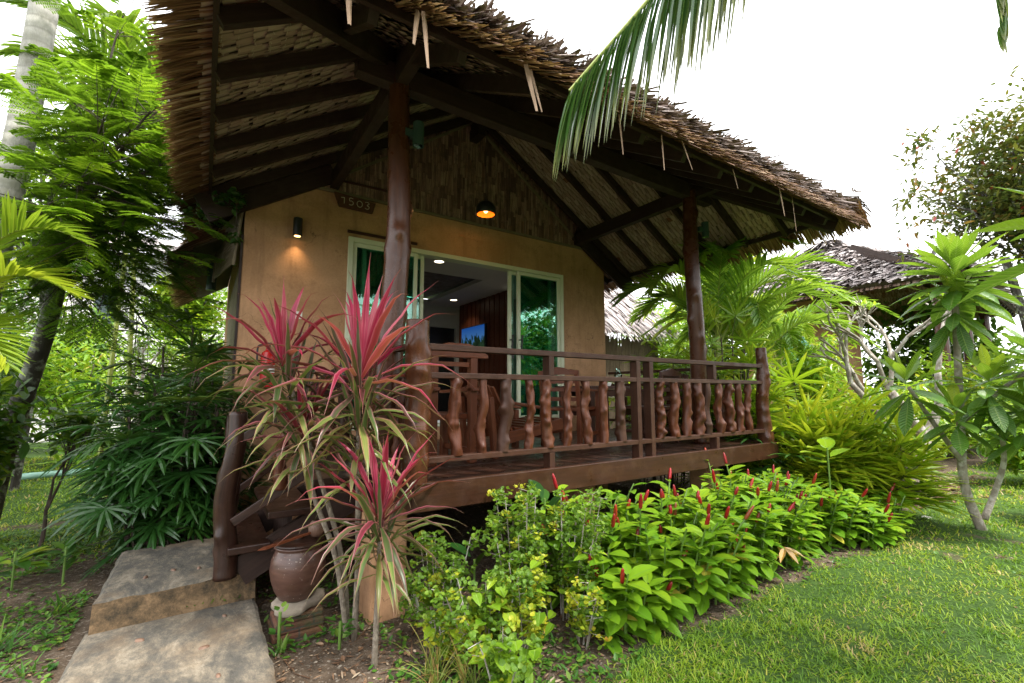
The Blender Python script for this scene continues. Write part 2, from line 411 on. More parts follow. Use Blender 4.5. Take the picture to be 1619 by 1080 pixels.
m_clear = glass_mat('clear_glass', (0.85, 0.9, 0.9, 1), 0.03)
def glow(name, col, st):
    k = NT(name); return k.done(k.n('Emission', {'Color': col, 'Strength': st}))
m_bulb_warm = glow('lit_warm_bulb', (1.0, 0.55, 0.16, 1), 3)
m_bulb_white = glow('lit_downlight', (1.0, 0.84, 0.58, 1), 2.5)

# ---------------------------------------------------------------- ground
def vnoise(x, y, sc, seed):
    g = np.random.default_rng(seed).random((64, 64))
    x = np.asarray(x)*sc; y = np.asarray(y)*sc
    xi = np.floor(x).astype(int); yi = np.floor(y).astype(int); fx = x-xi; fy = y-yi
    fx = fx*fx*(3-2*fx); fy = fy*fy*(3-2*fy)
    G = lambda a, b: g[a % 64, b % 64]
    return (G(xi, yi)*(1-fx)+G(xi+1, yi)*fx)*(1-fy)+(G(xi, yi+1)*(1-fx)+G(xi+1, yi+1)*fx)*fy
def ss(x, a, b):
    t = np.clip((x-a)/(b-a), 0, 1); return t*t*(3-2*t)
def lawn_mask(x, y):
    x = np.asarray(x, float); y = np.asarray(y, float)
    w = (vnoise(x, y, 1.6, 3)-0.5)*0.5 + (vnoise(x, y, 5, 4)-0.5)*0.3
    edge = 2.02 + ss(x, 5.9, 7.2)*0.9                                # southern edge of the planting bed
    a = ss(edge + w*0.55 - y, -0.05, 0.22)*ss(x - 1.5 + w*0.6, 0, 0.3)
    a = a*(1-0.75*ss(1-np.hypot((x-9.0)/2.2, (y-2.75)/0.75)+w*0.6, 0, 0.4))
    b = ss(y - 5.9 + w*1.8 + (x+0.5)*0.3, 0, 0.8)*ss(0.6-x, 0, 0.6)
    c = ss(-x-3.4, 0, 1)
    d = ss(y-13, 0, 2)
    patch = 1 - 0.6*ss(vnoise(x, y, 1.3, 9)*0.5+vnoise(x, y, 4.1, 5)*0.5, 0.62, 0.78)
    return np.clip(np.maximum(np.maximum(a, b), np.maximum(c*0.6, d)), 0, 1)*patch
def ground_z(x, y):
    return 0.03*(vnoise(x, y, 0.9, 21)-0.5) + 0.012*(vnoise(x, y, 4, 22)-0.5)
gm = MB()
def axis(a, b, fine0, fine1, st):
    f = np.arange(fine0, fine1+1e-6, st); lo = fine0 - np.geomspace(0.3, fine0-a, 14)[::-1]; hi = fine1 + np.geomspace(0.3, b-fine1, 14)
    return np.concatenate([lo, f, hi])
gx = axis(-260, 300, -5, 13, 0.09); gy = axis(-260, 300, -4, 13, 0.09)
GX, GY = np.meshgrid(gx, gy, indexing='ij')
mk = lawn_mask(GX, GY); gz = ground_z(GX, GY)
far = ss(np.hypot(GX, GY), 14, 30); mk = np.maximum(mk, far*0.8)
I, J = np.meshgrid(np.arange(len(gx)-1), np.arange(len(gy)-1), indexing='ij'); nb = len(gy)
gm.add(np.stack([GX, GY, gz], -1), np.stack([I*nb+J, (I+1)*nb+J, (I+1)*nb+J+1, I*nb+J+1], -1), lf=np.stack([GX, GY, mk], -1))
k = NT('soil_and_turf'); a, u, v, r = k.lf(); o = k.obj()
soil = k.ramp(k.noise(o, 7, 10, 0.7), [(0.25, (0.045, 0.032, 0.022)), (0.5, (0.10, 0.072, 0.05)), (0.72, (0.19, 0.14, 0.10))])
soil = k.mix(k.rng(k.noise(o, 38, 4, 0.6), 0.56, 0.68), soil, (0.26, 0.22, 0.18))
turf = k.ramp(k.noise(o, 30, 6, 0.7), [(0.3, (0.022, 0.05, 0.008)), (0.6, (0.06, 0.115, 0.02)), (0.8, (0.12, 0.13, 0.035))])
f = k.rng(k.math('ADD', r, k.math('MULTIPLY', k.math('SUBTRACT', k.noise(o, 14, 6, 0.7), 0.5), 0.8)), 0.35, 0.6)
b = k.n('Bump', {'Strength': 0.9, 'Distance': 0.03, 'Height': k.noise(o, 26, 8, 0.7)})
m_ground = k.done(k.n('BsdfPrincipled', {'Base Color': k.mix(f, soil, turf), 'Roughness': 0.95, 'Normal': b, 'Specular IOR Level': 0.2}))
struct('ground', gm, m_ground, True)

# concrete path steps with stains and inset pebbles
def slab_mat():
    k = NT('stained_concrete'); o = k.obj()
    st = k.n('Mapping', {'Vector': o, 'Scale': (2.2, 1.0, 1.0), 'Rotation': (0, 0, 0.5)}).outputs[0]
    n1 = k.noise(st, 2.8, 12, 0.78, 0.25); n2 = k.noise(o, 11, 10, 0.8, 0.2)
    col = k.ramp(n1, [(0.34, (0.022, 0.021, 0.019)), (0.46, (0.075, 0.067, 0.054)), (0.55, (0.15, 0.125, 0.092)), (0.70, (0.30, 0.255, 0.19))])
    col = k.mix(k.rng(n2, 0.48, 0.62, 0, 0.8), col, (0.06, 0.056, 0.048))
    col = k.mix(k.rng(k.noise(o, 1.7, 5, 0.6), 0.52, 0.7, 0, 0.4), col, (0.26, 0.165, 0.085))
    geo = k.n('NewGeometry'); nz = k.n('SeparateXYZ', {0: geo.outputs['Normal']}).outputs[2]
    sd = k.ramp(k.noise(o, 7, 10, 0.78, 0.2), [(0.36, (0.028, 0.022, 0.012)), (0.48, (0.105, 0.068, 0.034)), (0.6, (0.22, 0.14, 0.072)), (0.75, (0.32, 0.22, 0.13))])
    col = k.mix(k.rng(nz, 0.5, 0.8), sd, col)
    b = k.n('Bump', {'Strength': 0.5, 'Distance': 0.012, 'Height': k.math('ADD', n2, k.noise(o, 60, 5, 0.7))})
    return k.done(k.n('BsdfPrincipled', {'Base Color': col, 'Roughness': 0.88, 'Normal': b}))
m_slab = slab_mat()
m_pebble = plain('brown_pebble', (0.10, 0.055, 0.035), (0.19, 0.11, 0.07), 20, 0.6, 0.2)
def slab(corners, z0, z1, label, pebs, nx=46):
    c = np.array(corners, float); g = np.random.default_rng(int(z1*1000)); mb = MB()
    ctr = np.array([*c.mean(0), 0]); t = thing('path_slab', label, 'concrete slab', ctr, 'concrete slabs up to the stairs')
    n = nx; s = np.linspace(0, 1, n); A, B = np.meshgrid(s, s, indexing='ij')
    P = ((1-A)*(1-B))[..., None]*c[0] + (A*(1-B))[..., None]*c[1] + (A*B)[..., None]*c[2] + ((1-A)*B)[..., None]*c[3]
    d = np.minimum(np.minimum(A, 1-A), np.minimum(B, 1-B))
    jit = (vnoise(P[..., 0], P[..., 1], 9, 31)-0.5)
    P = P + (np.stack([vnoise(P[..., 0], P[..., 1], 13, 35), vnoise(P[..., 0], P[..., 1], 13, 36)], -1)-.5)*.012*np.exp(-d*30)[..., None]
    z = z1 + 0.006*jit - (0.008+.012*vnoise(P[..., 0], P[..., 1], 17, 37))*np.exp(-d*75) + 0.01*(vnoise(P[..., 0], P[..., 1], 2, 33)-0.5)
    top = np.concatenate([P, z[..., None]], -1).reshape(-1, 3); s = None
    I, J = np.meshgrid(np.arange(n-1), np.arange(n-1), indexing='ij')
    mb.add(top, np.stack([I*n+J, (I+1)*n+J, (I+1)*n+J+1, I*n+J+1], -1))
    rim = np.concatenate([[(i, 0) for i in range(n)], [(n-1, j) for j in range(1, n)], [(i, n-1) for i in range(n-2, -1, -1)], [(0, j) for j in range(n-2, 0, -1)]])
    idx = rim[:, 0]*n+rim[:, 1]; m = len(idx); e = top[idx]; low = e.copy(); low[:, 2] = z0
    out = nrm(e[:, :2]-ctr[:2]); low[:, :2] += out*0.015
    a = np.arange(m); a2 = (a+1) % m
    mb.add(np.concatenate([low, e]), np.stack([a, a2, m+a2, m+a], -1))
    part('slab_body', mb, m_slab, t)
    for (px, py, sx) in pebs:
        p = MB(); th = np.linspace(0, 6.283, 11)[:-1]; rot = g.random()*3
        for rr, zz in ((1.0, -0.004), (0.8, 0.007)): pass
        ring = lambda k_, z_: np.stack([px + sx*k_*np.cos(th)*math.cos(rot)-sx*.6*k_*np.sin(th)*math.sin(rot), py + sx*k_*np.cos(th)*math.sin(rot)+sx*.6*k_*np.sin(th)*math.cos(rot), np.full(10, z_)], 1)
        vv = np.concatenate([ring(1.0, z1-0.006), ring(0.85, z1+0.008), [[px, py, z1+0.011]]])
        i = np.arange(10); i2 = (i+1) % 10
        p.add(vv, np.stack([i, i2, 10+i2, 10+i], 1), np.stack([10+i, 10+i2, np.full(10, 20)], 1))
        part('inset_pebble', p, m_pebble, t, smooth=True)
slab([(-0.56, 1.9), (0.40, 1.75), (0.39, 3.86), (-0.50, 3.86)], -0.05, 0.12, 'grey stained concrete path slab nearest the viewer, lower of the two', [(-0.22, 3.55, .028), (0.09, 3.25, .03), (-0.3, 2.95, .03), (0.2, 3.62, .02), (0.15, 2.9, .02)])
slab([(-0.47, 3.80), (0.39, 3.87), (0.40, 4.92), (-0.46, 4.90)], 0.0, 0.30, 'raised ochre concrete slab under the foot of the wooden stairs', [(-0.1, 4.15, .025), (0.05, 4.1, .02), (-0.25, 4.1, .02)])

# ---------------------------------------------------------------- the bungalow
EZ, SL = 3.55, 0.62                     # eave height and roof slope
XL, XR, YF, XC = -0.35, 6.68, 2.07, 3.165
HM = XC - XL
HB = 'bungalow'
house = thing('bungalow', 'ochre bungalow with a thatched hip roof over its raised wooden veranda', 'bungalow', (3.2, 5.8, 0))
WY = 5.8
def zl(x): return EZ + SL*(HM-abs(x-XC))
w = MB()
box(w, 0.27, 1.40, WY, WY+0.18, 0.0, 3.80)
box(w, 4.90, 5.87, WY, WY+0.18, 0.0, 3.80)
box(w, 1.40, 4.90, WY, WY+0.18, 3.50, 3.80)
box(w, 1.40, 4.90, WY, WY+0.18, 0.0, 1.09)
# upper wall: left and right shoulders plus the strip below the bamboo panel
box(w, 0.27, 5.87, WY+0.001, WY+0.18, 3.802, 4.03)
part('front_wall', w, m_wall, house)
for x0_ in (0.27, 5.72):
    w = MB(); box(w, x0_, x0_+.15, WY+0.181, 10.2, 0.0, 3.9); part('side_wall', w, m_wall, house)
# flattened bamboo gable
g = MB(); x = 1.02
while x < 5.36:
    wd = 0.03 + 0.035*rng.random(); x1 = min(x+wd, 5.36); ztop = zl((x+x1)/2) - 0.02; z = 4.035 - 0.2*rng.random()*0
    while z < ztop-0.02:
        z2 = min(z + 0.10+0.26*rng.random(), ztop); dy = 0.012*rng.random()
        mbx0 = len(g.v); yy = WY - 0.012 - dy
        v = [[x+.001,yy,z+.003],[x1-.001,yy,z+.003],[x1-.001,WY+.03,z+.003],[x+.001,WY+.03,z+.003],[x+.001,yy,z2-.003],[x1-.001,yy,z2-.003],[x1-.001,WY+.03,z2-.003],[x+.001,WY+.03,z2-.003]]
        rr = rng.random(); g.add(v, BQ, lf=[[p[0], p[2], rr] for p in v]); z = z2
    x = x1
part('bamboo_gable', g, m_bamboo_panel, house)
g = MB(); box(g, 1.0, 5.4, WY+0.04, WY+0.16, 4.032, 4.1); poly_prism(g, [(1.0, WY+.04, 4.1), (5.4, WY+.04, 4.1), (5.4, WY+.04, zl(5.4)), (XC, WY+.04, zl(XC)), (1.0, WY+.04, zl(1.0))], (0, .1, 0))
poly_prism(g, [(0.27, WY+.03, 4.031), (0.99, WY+.03, 4.031), (0.99, WY+.03, zl(0.99)), (0.27, WY+.03, zl(0.27))], (0, .1, 0)); poly_prism(g, [(5.41, WY+.03, 4.031), (5.87, WY+.03, 4.031), (5.87, WY+.03, zl(5.87))], (0, .1, 0))
part('gable_backing', g, m_dark_wood, house)
g = MB()
beam(g, (1.0, WY-.035, 4.03), (5.35, WY-.035, 4.03), 0.03, 0.035)
for sx in (-1, 1): beam(g, (XC+sx*2.2, WY-.035, 4.03), (XC, WY-.035, 5.62), 0.03, 0.04, (0, 1, 0))
part('bamboo_trim', g, m_bamboo_pale, house)
for q0, q1, rr_ in (((1.28, WY-.04, 4.19), (2.15, WY-.04, 4.2), .016), ((1.38, WY-.03, 3.56), (2.3, WY-.03, 3.56), .02)):
    g = MB(); tube(g, path([q0, q1]), rr_, 8); part('wooden_rod', g, m_dark_chair, house)

# roof timbers
SD = np.array([math.cos(math.atan(SL)), 0, math.sin(math.atan(SL))])
DZ = 0.082                                      # rafter centre below the thatch underside
def rafter(p, q, w_=0.055, h_=0.105, name='rafter', dz=DZ):
    b_ = MB(); beam(b_, (p[0], p[1], p[2]-dz), (q[0], q[1], q[2]-dz), w_, h_); part(name, b_, m_dark_wood, house, bevel=0.004)
def P_left(x, y): return (x, y, EZ+SL*(x-XL))
def P_right(x, y): return (x, y, EZ+SL*(XR-x))
def P_front(x, y): return (x, y, EZ+SL*(y-YF))
for i in range(13):
    y = 2.9 + 0.55*i
    hx = min(y-YF, HM-0.05)
    rafter(P_left(-0.06, y), P_left(XL+hx, y)); rafter(P_right(XR-0.3, y), P_right(XR-hx, y))
for i in range(12):
    x = 0.66 + 0.555*i
    h = min(x-XL, XR-x) - 0.05
    rafter(P_front(x, 2.36), P_front(x, YF+max(h, 0.5)), 0.06, 0.13)
for sx, fx in ((1, XL), (-1, XR)):
    rafter((fx+sx*0.28, YF+0.28, EZ+SL*0.28), (fx+sx*(HM-0.02), YF+HM-0.02, EZ+SL*(HM-.02)), 0.09, 0.18, 'hip_rafter', 0.13)
rafter((XC, YF+HM, 5.75), (XC, 10.0, 5.75), 0.08, 0.2, 'ridge_beam', 0.16)
PT = 4.26
for nm, p, q in (('plate_beam', (1.2, 2.95, PT-.1), (1.2, WY-.02, PT-.1)), ('plate_beam', (5.2, 2.95, PT-.1), (5.2, WY-.02, PT-.1)), ('tie_beam', (0.85, 3.5, PT-.105), (5.55, 3.5, PT-.105))):
    b_ = MB(); beam(b_, p, q, 0.1 if nm == 'plate_beam' else 0.11, 0.19); part(nm, b_, m_dark_wood, house, bevel=0.005)
for p, q in ((P_left(-0.07, 2.35), P_left(-0.07, 9.4)), (P_right(XR-.28, 2.35), P_right(XR-.28, 9.4)), ((-0.05, 2.33, EZ+SL*.26), (XR-.3, 2.33, EZ+SL*.26))):
    b_ = MB(); beam(b_, (p[0], p[1], p[2]-.03), (q[0], q[1], q[2]-.03), 0.03, 0.07); part('eave_batten', b_, m_dark_wood, house)
b_ = MB(); beam(b_, (XC, WY-.28, 5.38), (XC, WY-.01, 5.38), 0.13, 0.16); part('ridge_beam_end', b_, m_dark_wood, house, bevel=0.005)
# rake boards against the wall shoulders
for sx in (-1, 1):
    b_ = MB(); beam(b_, (XC+sx*3.3, WY-.06, zl(XC+3.3)-.2), (XC+sx*2.0, WY-.06, zl(XC+2.0)-.2), 0.05, 0.3); part('wall_plate', b_, m_dark_wood, house)

# thatch
def courses(lim, s0, s1, ds, wd, jit=0.35):
    us, sv_ = [], []
    for s in np.arange(s0, s1, ds):
        a, b = lim(s)
        if b-a < wd: continue
        n = int((b-a)/wd); u = a + (np.arange(n)+0.5)*(b-a)/n + (rng.random(n)-.5)*wd*jit
        us.append(u); sv_.append(np.full(n, s)+ (rng.random(n)-.5)*ds*0.18)
    return np.concatenate(us), np.concatenate(sv_)
ca = math.cos(math.atan(SL)); sa = math.sin(math.atan(SL))
SLOPES = {
 'left': (np.array([XL, 0, EZ]), np.array([0, 1., 0]), np.array([ca, 0, sa]), np.array([-sa, 0, ca]), lambda s: (YF+s*ca, 9.5)),
 'front': (np.array([0, YF, EZ]), np.array([1., 0, 0]), np.array([0, ca, sa]), np.array([0, -sa, ca]), lambda s: (XL+s*ca, XR-s*ca)),
 'right': (np.array([XR, 0, EZ]), np.array([0, 1., 0]), np.array([-ca, 0, sa]), np.array([sa, 0, ca]), lambda s: (YF+s*ca, 9.5)),
}
SMAX = HM/ca
core = MB(); under = MB(); top = MB(); fringe = MB(); stitch = MB()
for nm, (P, U, S, N, lim) in SLOPES.items():
    a0, b0 = lim(0.3); a1, b1 = lim(SMAX-0.001)
    q = [P+U*a0+S*.3, P+U*b0+S*.3, P+U*b1+S*SMAX, P+U*a1+S*SMAX]
    core.add(np.array([p+N*.035 for p in q]+[p+N*.13 for p in q]), BQ)
    u, s = courses(lim, 0.28, SMAX, 0.105, 0.075); K = len(u)
    base = P + U*u[:, None] + S*(s+.15)[:, None] + N*(0.03-0.012*rng.random(K))[:, None]
    d = -S + N*(-0.09-0.05*rng.random(K))[:, None] + U*((rng.random(K)-.5)*.06)[:, None]
    rr = np.clip(0.25+0.5*rng.random(K)+0.25*(vnoise(u, s, 1.7, 77)-.3), 0, 0.93); rr[rng.random(K) < .02] = 1.0
    blades(under, base, d, 0.17+.04*rng.random(K), 0.07+.025*rng.random(K), 0, [0.9, 1, 1, .85], 0.1, rr, np.broadcast_to(U, (K, 3)), (rng.random(K)-.5)*.3)
    us_, s_ = courses(lim, 0.36, SMAX-.05, 0.105, 0.045, 0.5)
    keep = rng.random(len(us_)) < 0.75; us_ = us_[keep]; s_ = s_[keep]
    blades(stitch, P+U*us_[:, None]+S*s_[:, None]+N*-0.021, U+(S*((rng.random(len(us_))-.5)*.9)[:, None]), 0.035, 0.0045, 0, [1, 1], 0, None, np.broadcast_to(S, (len(us_), 3)), cross=2)
    # weathered top courses
    u, s = courses(lim, 0.15, SMAX, 0.2, 0.03, 1.0); K = len(u)
    base = P + U*u[:, None] + S*(s+.42)[:, None] + N*(0.10+0.04*rng.random(K))[:, None]
    d = -S + N*(0.03+0.15*rng.random(K)**2)[:, None] + U*((rng.random(K)-.5)*.35)[:, None]
    blades(top, base, d, 0.36+.16*rng.random(K), 0.02+.02*rng.random(K), -0.2*rng.random(K), [0.8, 1, 1, 1, .75], 0.25, None, np.broadcast_to(U, (K, 3)), (rng.random(K)-.5)*1.0, wav=.03)
    # eave fringe: layers of reed ends
    L_ = b0-a0
    for lay in range(7):
        K = int((lim(0)[1]-lim(0)[0])/(0.015 if lay < 3 else 0.02)); u = lim(0)[0] + rng.random(K)*(lim(0)[1]-lim(0)[0])
        off = 0.022*lay
        base = P + U*u[:, None] + S*(0.34+.03*rng.random(K)+.012*lay)[:, None] + N*(off-.01+.02*rng.random(K))[:, None]
        d = -S + N*((0.02 if lay < 4 else 0.10)*(rng.random(K)-.35)*2)[:, None] + U*((rng.random(K)-.5)*(.16 if lay < 4 else .5))[:, None]
        ln = 0.31+.1*rng.random(K)+0.05*(vnoise(u, u*0, 2.3, 60+lay)-.5)
        tgt = fringe if lay < 4 else top
        blades(tgt, base, d, ln*(1 if lay < 4 else .85), (.011+.016*rng.random(K)), 0.3*rng.random(K)**2, [1, 1, .95, .6], 0.15, None, np.broadcast_to(U, (K, 3)), (rng.random(K)-.5)*(.5 if lay < 4 else 1.6))
    # tufts of broken ends standing up along the eave
    K = int((lim(0)[1]-lim(0)[0])*330); u = lim(0)[0]+rng.random(K)*(lim(0)[1]-lim(0)[0]); st_ = np.floor(u/0.42)
    sq = 0.05 + ((u/0.42) % 1.0)*0.16
    base = P + U*u[:, None] + S*(0.26+sq+.1*rng.random(K))[:, None] + N*(0.125+.03*rng.random(K))[:, None]
    d = -S*0.9 + N*(0.1+.75*rng.random(K)**1.6)[:, None] + U*((rng.random(K)-.5)*1.3)[:, None]
    blades(top, base, d, 0.08+.10*rng.random(K), .012+.014*rng.random(K), -0.3*rng.random(K), [1, 1, .95, .8], 0.3, 0.25+.75*rng.random(K), None, (rng.random(K)-.5)*2.5, wav=.05)
# ragged hips and ridge
for fx, sx in ((XL, 1), (XR, -1)):
    K = 900; h = .25+rng.random(K)*(HM-.25)
    base = np.stack([fx+sx*h, YF+h, EZ+SL*h+.2], 1); d = np.stack([-sx*(0.6+0*h), -.6+0*h, -.25+0*h], 1)+(rng.random((K, 3))-.5)*.7
    blades(top, base, d, .3+.15*rng.random(K), .04, .1, [1, 1, .8, .3], .2)
roof = part('thatched_roof', core, m_body, house)
def sub(name, mb, mat, parent, label=None, bevel=0.0, smooth=False): return part(name, mb, mat, parent, label, bevel, smooth)
sub('thatch_underside', under, m_under, roof); sub('thatch_top', top, m_top, roof); sub('eave_fringe', fringe, m_fringe, roof); sub('cane_stitching', stitch, m_stitch, roof)
m_dry = leaf('dry_leaf_strip', [(0, (0.22, 0.13, 0.08)), (1, (0.4, 0.28, 0.19))], 0.6, 0.2, None, streak=.5)
for (x, y, ln, wd, tilt) in ((0.47, 2.16, .20, .035, .05), (0.83, 2.15, .17, .03, -.1), (0.86, 2.14, .26, .03, .08), (1.55, 2.16, .24, .05, .25), (1.6, 2.18, .22, .03, .3), (2.42, 2.2, .25, .025, .05), (2.9, 2.2, .24, .02, 0), (3.1, 2.16, .2, .02, .5), (3.9, 2.2, .15, .02, .3), (5.0, 2.2, .3, .015, 0), (4.7, 2.18, .22, .03, .15)):
    h_ = MB(); blades(h_, [[x, y, EZ+.03]], [[tilt, -.05, -1]], ln*1.25, wd, 0, [1, 1, .9, .7, .5], .3, .6, [[1, .2, 0]]); sub('hanging_strip', h_, m_dry, roof)

# deck
d_ = MB(); y = 3.035
while y < 5.79:
    y1 = min(y+0.098, 5.79); box(d_, 1.25, 5.95, y, y1-.005, 0.885, 0.92-.002*rng.random()); y = y1
part('deck_floor', d_, m_deck_wood, house, bevel=.003)
for c_ in ((1.21, 5.98, 2.985, 3.03, .745, .935), (1.205, 1.245, 3.032, 5.75, .745, .93), (5.955, 5.99, 3.032, 5.75, .745, .93)):
    d_ = MB(); a_, b2, c2, e2, f2, g2 = c_
    if b2-a_ > 1: beam(d_, (a_, (c2+e2)/2, (f2+g2)/2), (b2, (c2+e2)/2, (f2+g2)/2), e2-c2, g2-f2)
    else: beam(d_, ((a_+b2)/2, c2, (f2+g2)/2), ((a_+b2)/2, e2, (f2+g2)/2), b2-a_, g2-f2)
    part('deck_fascia', d_, m_fascia, house, bevel=.006)
for y in (3.5, 4.6):
    d_ = MB(); beam(d_, (1.25, y, .8), (5.95, y, .8), .08, .16); part('deck_joist', d_, m_dark_wood, house)
for (x, y) in ((1.14, 3.36), (5.2, 3.5), (3.2, 3.6), (1.2, 5.4), (5.2, 5.4)):
    d_ = MB(); box(d_, x-.13, x+.13, y-.13, y+.13, -.1, .742); part('deck_pillar', d_, m_wall, house, bevel=.02)
pl = MB(); log(pl, (1.19, 3.5, .92), (1.21, 3.5, 4.17), .112, .084, 28, 110, .03, 9, .2, 0, 5, 11, .012)
part('veranda_post', pl, m_post_wood, house, smooth=True)
pl = MB(); log(pl, (5.19, 3.5, .92), (5.14, 3.5, 4.17), .105, .085, 28, 110, .07, 7, .24, 0, 5, 15, .012)
part('veranda_post', pl, m_post_wood, house, smooth=True)

# sliding door
fr = MB()
def frame(mb, x0, x1, z0, z1, y0, y1, t, tb=None):
    box(mb, x0, x0+t, y0, y1, z0, z1); box(mb, x1-t, x1, y0, y1, z0, z1); box(mb, x0+t, x1-t, y0, y1, z1-t, z1); box(mb, x0+t, x1-t, y0, y1, z0, z0+(tb or t))
frame(fr, 1.40, 4.90, 1.09, 3.50, WY-.025, WY+.15, .06, .03)
door = part('sliding_door', fr, m_alu, house, bevel=.004)
for x0, x1, yy, nm in ((1.462, 2.33, 5.80, 0), (1.60, 2.45, 5.86, 1), (3.86, 4.70, 5.86, 1), (3.99, 4.838, 5.80, 0)):
    f_ = MB(); frame(f_, x0, x1, 1.122, 3.438, yy, yy+.045, .052, .07); sub('door_sash', f_, m_alu, door, bevel=.003)
    p_ = MB(); box(p_, x0+.05, x1-.05, yy+.018, yy+.024, 1.19, 3.39); sub('glass_pane', p_, m_glass, door)
for x, yy in ((3.885, 5.83), (4.015, 5.765)):
    h_ = MB(); log(h_, (x, yy-.05, 2.05), (x, yy-.05, 2.42), .014, .014, 10, 24, .012, 3, .4, .3, 6, 5)
    for z in (2.12, 2.35): beam(h_, (x, yy-.05, z), (x, yy+.04, z), .014, .014)
    sub('door_handle', h_, m_black, door, smooth=False)

# the room behind the door
r_ = MB(); box(r_, .43, 5.71, 5.99, 10.15, 1.03, 1.09); part('room_floor', r_, m_tile, house)
r_ = MB(); box(r_, .425, .5, 5.99, 10.1, 1.091, 3.6); box(r_, 5.64, 5.715, 5.99, 10.1, 1.091, 3.6); box(r_, .51, 4.25, 10.0, 10.1, 1.091, 3.6); box(r_, 5.05, 5.63, 10.0, 10.1, 1.091, 3.6); box(r_, 4.252, 5.048, 10.0, 10.1, 3.1, 3.6)
box(r_, .51, 1.39, 5.985, 6.05, 1.091, 3.6); box(r_, 4.91, 5.63, 5.985, 6.05, 1.091, 3.6)
part('room_wall', r_, m_inner, house)
r_ = MB(); box(r_, .43, 5.7, 5.985, 7.2, 3.602, 3.68); box(r_, 4.17, 5.7, 7.2, 10.1, 3.602, 3.68); box(r_, .43, 1.6, 7.2, 10.1, 3.602, 3.68); box(r_, 1.6, 4.17, 9.75, 10.1, 3.602, 3.68); part('room_ceiling', r_, m_inner, house)
r_ = MB(); box(r_, 1.6, 4.17, 7.2, 9.75, 3.72, 3.76); part('ceiling_recess', r_, m_dark_chair, house)
r_ = MB(); box(r_, .43, 5.7, 5.985, 10.2, 3.79, 3.83); part('ceiling_light_seal', r_, m_dark_wood, house)  # unseen sheet added to stop light leaking in above the ceiling
r_ = MB(); box(r_, 4.2, 5.1, 10.12, 10.2, 1.0, 3.2); part('dark_doorway', r_, m_black, house)  # black sheet behind the opening, the doorway's darkness put into its colour
r_ = MB()
for i in range(21): box(r_, 4.985-.012*(i % 2), 5.10, 7.62+i*.1, 7.62+i*.1+.094, 1.092, 3.598)
part('slatted_wood_panel', r_, m_chair_wood, house)
# bamboo clad side awnings, left side
def slat_panel(mb, A, B, Cc, D, n):
    A, B, Cc, D = [np.array(p, float) for p in (A, B, Cc, D)]
    for i in range(n):
        f0, f1 = i/n, (i+.9)/n; rr = rng.random()
        p = [A+(D-A)*f0, B+(Cc-B)*f0, B+(Cc-B)*f1, A+(D-A)*f1]; nn = nrm(np.cross(B-A, D-A))*.012
        L = np.linalg.norm(B-A); vv = [*p, *[x_+nn for x_ in p]]; lf_ = [[f0*3, 0, rr], [f0*3, L, rr], [f1*3, L, rr], [f1*3, 0, rr]]*2
        mb.add(vv, BQ, lf=lf_)
s_ = MB(); slat_panel(s_, (.25, 5.83, 3.62), (.05, 6.9, 3.62), (.03, 6.9, 2.98), (.2, 5.86, 2.98), 16)
sp = part('side_awning', s_, m_bamboo_pale, house)
for q_ in ([(.045, 6.9, 3.66), (.02, 6.9, 2.95)], [(.24, 5.8, 3.6), (.19, 5.84, 2.95)]):
    s_ = MB(); tube(s_, path(q_), .018, 8); sub('bamboo_rod', s_, m_bamboo_pale, sp)
s_ = MB(); slat_panel(s_, (.262, 5.82, 2.96), (.262, 8.4, 2.96), (.262, 8.4, 1.2), (.262, 5.82, 1.2), 34); part('side_cladding', s_, m_bamboo_pale, house)
s_ = MB(); tube(s_, path([(.0, 7.5, 3.7), (.0, 7.5, 2.95)]), .06, 12); part('downpipe', s_, m_greenmetal, house)
s_ = MB(); box(s_, .245, .268, 5.79, 5.86, 0.3, 3.3); part('corner_upright', s_, m_dark_wood, house)  # dark strip standing in for the shade along the wall's edge
# lower thatched lean-to behind the left corner
lt = MB(); lc = MB()
for lay in range(6):
    K = 420; y = 6.3+rng.random(K)*3.6; base = np.stack([-.05+.03*lay+0*y, y, 3.32+.03*lay+.02*rng.random(K)], 1)
    d = np.stack([-1+0*y, (rng.random(K)-.5)*.35-.1, -.62+.1*(rng.random(K)-.5)], 1); blades(lt, base, d, .45+.16*rng.random(K), .03, .15, [1, 1, .8, .2], .15)
part('lean_to_fringe', lt, m_fringe, house)
poly_prism(lc, [(-.2, 6.35, 3.2), (-.2, 9.9, 3.2), (.26, 9.9, 3.5), (.26, 6.35, 3.5)], (0, 0, .06)); part('lean_to_core', lc, m_body, house)

# ---------------------------------------------------------------- railings and stairs
rail_t = thing('deck_railing', 'dark wooden railing with gnarled branch balusters along the front of the deck', 'railing', (3.5, 3.07, .92))
RY = 3.07
for z, h_ in ((1.875, .045), (1.67, .042), (1.075, .042)):
    b_ = MB(); beam(b_, (1.26, RY, z), (5.84, RY, z), .075, h_); part('rail', b_, m_rail_wood, rail_t, bevel=.004)
for x, z0, z1 in ((2.43, 1.692, 1.852), (2.43, .921, 1.053), (4.78, 1.692, 1.852), (4.78, .921, 1.053), (3.51, .921, 1.851), (3.70, .921, 1.851)):
    b_ = MB()
    beam(b_, (x, RY+.0045, z0), (x, RY+.0045, z1), .055, .09, (0, 1, 0)); part('strut', b_, m_rail_wood, rail_t, bevel=.003)
bx_ = [1.55, 1.77, 1.98, 2.22, 2.41, 2.63, 2.86, 3.07, 3.29, 3.86, 4.08, 4.28, 4.5, 4.67, 4.9, 5.11, 5.29, 5.5]
brad = [.045, .036, .05, .034, .048, .036, .04, .042, .05, .045, .048, .044, .05, .042, .042, .05, .042, .038]
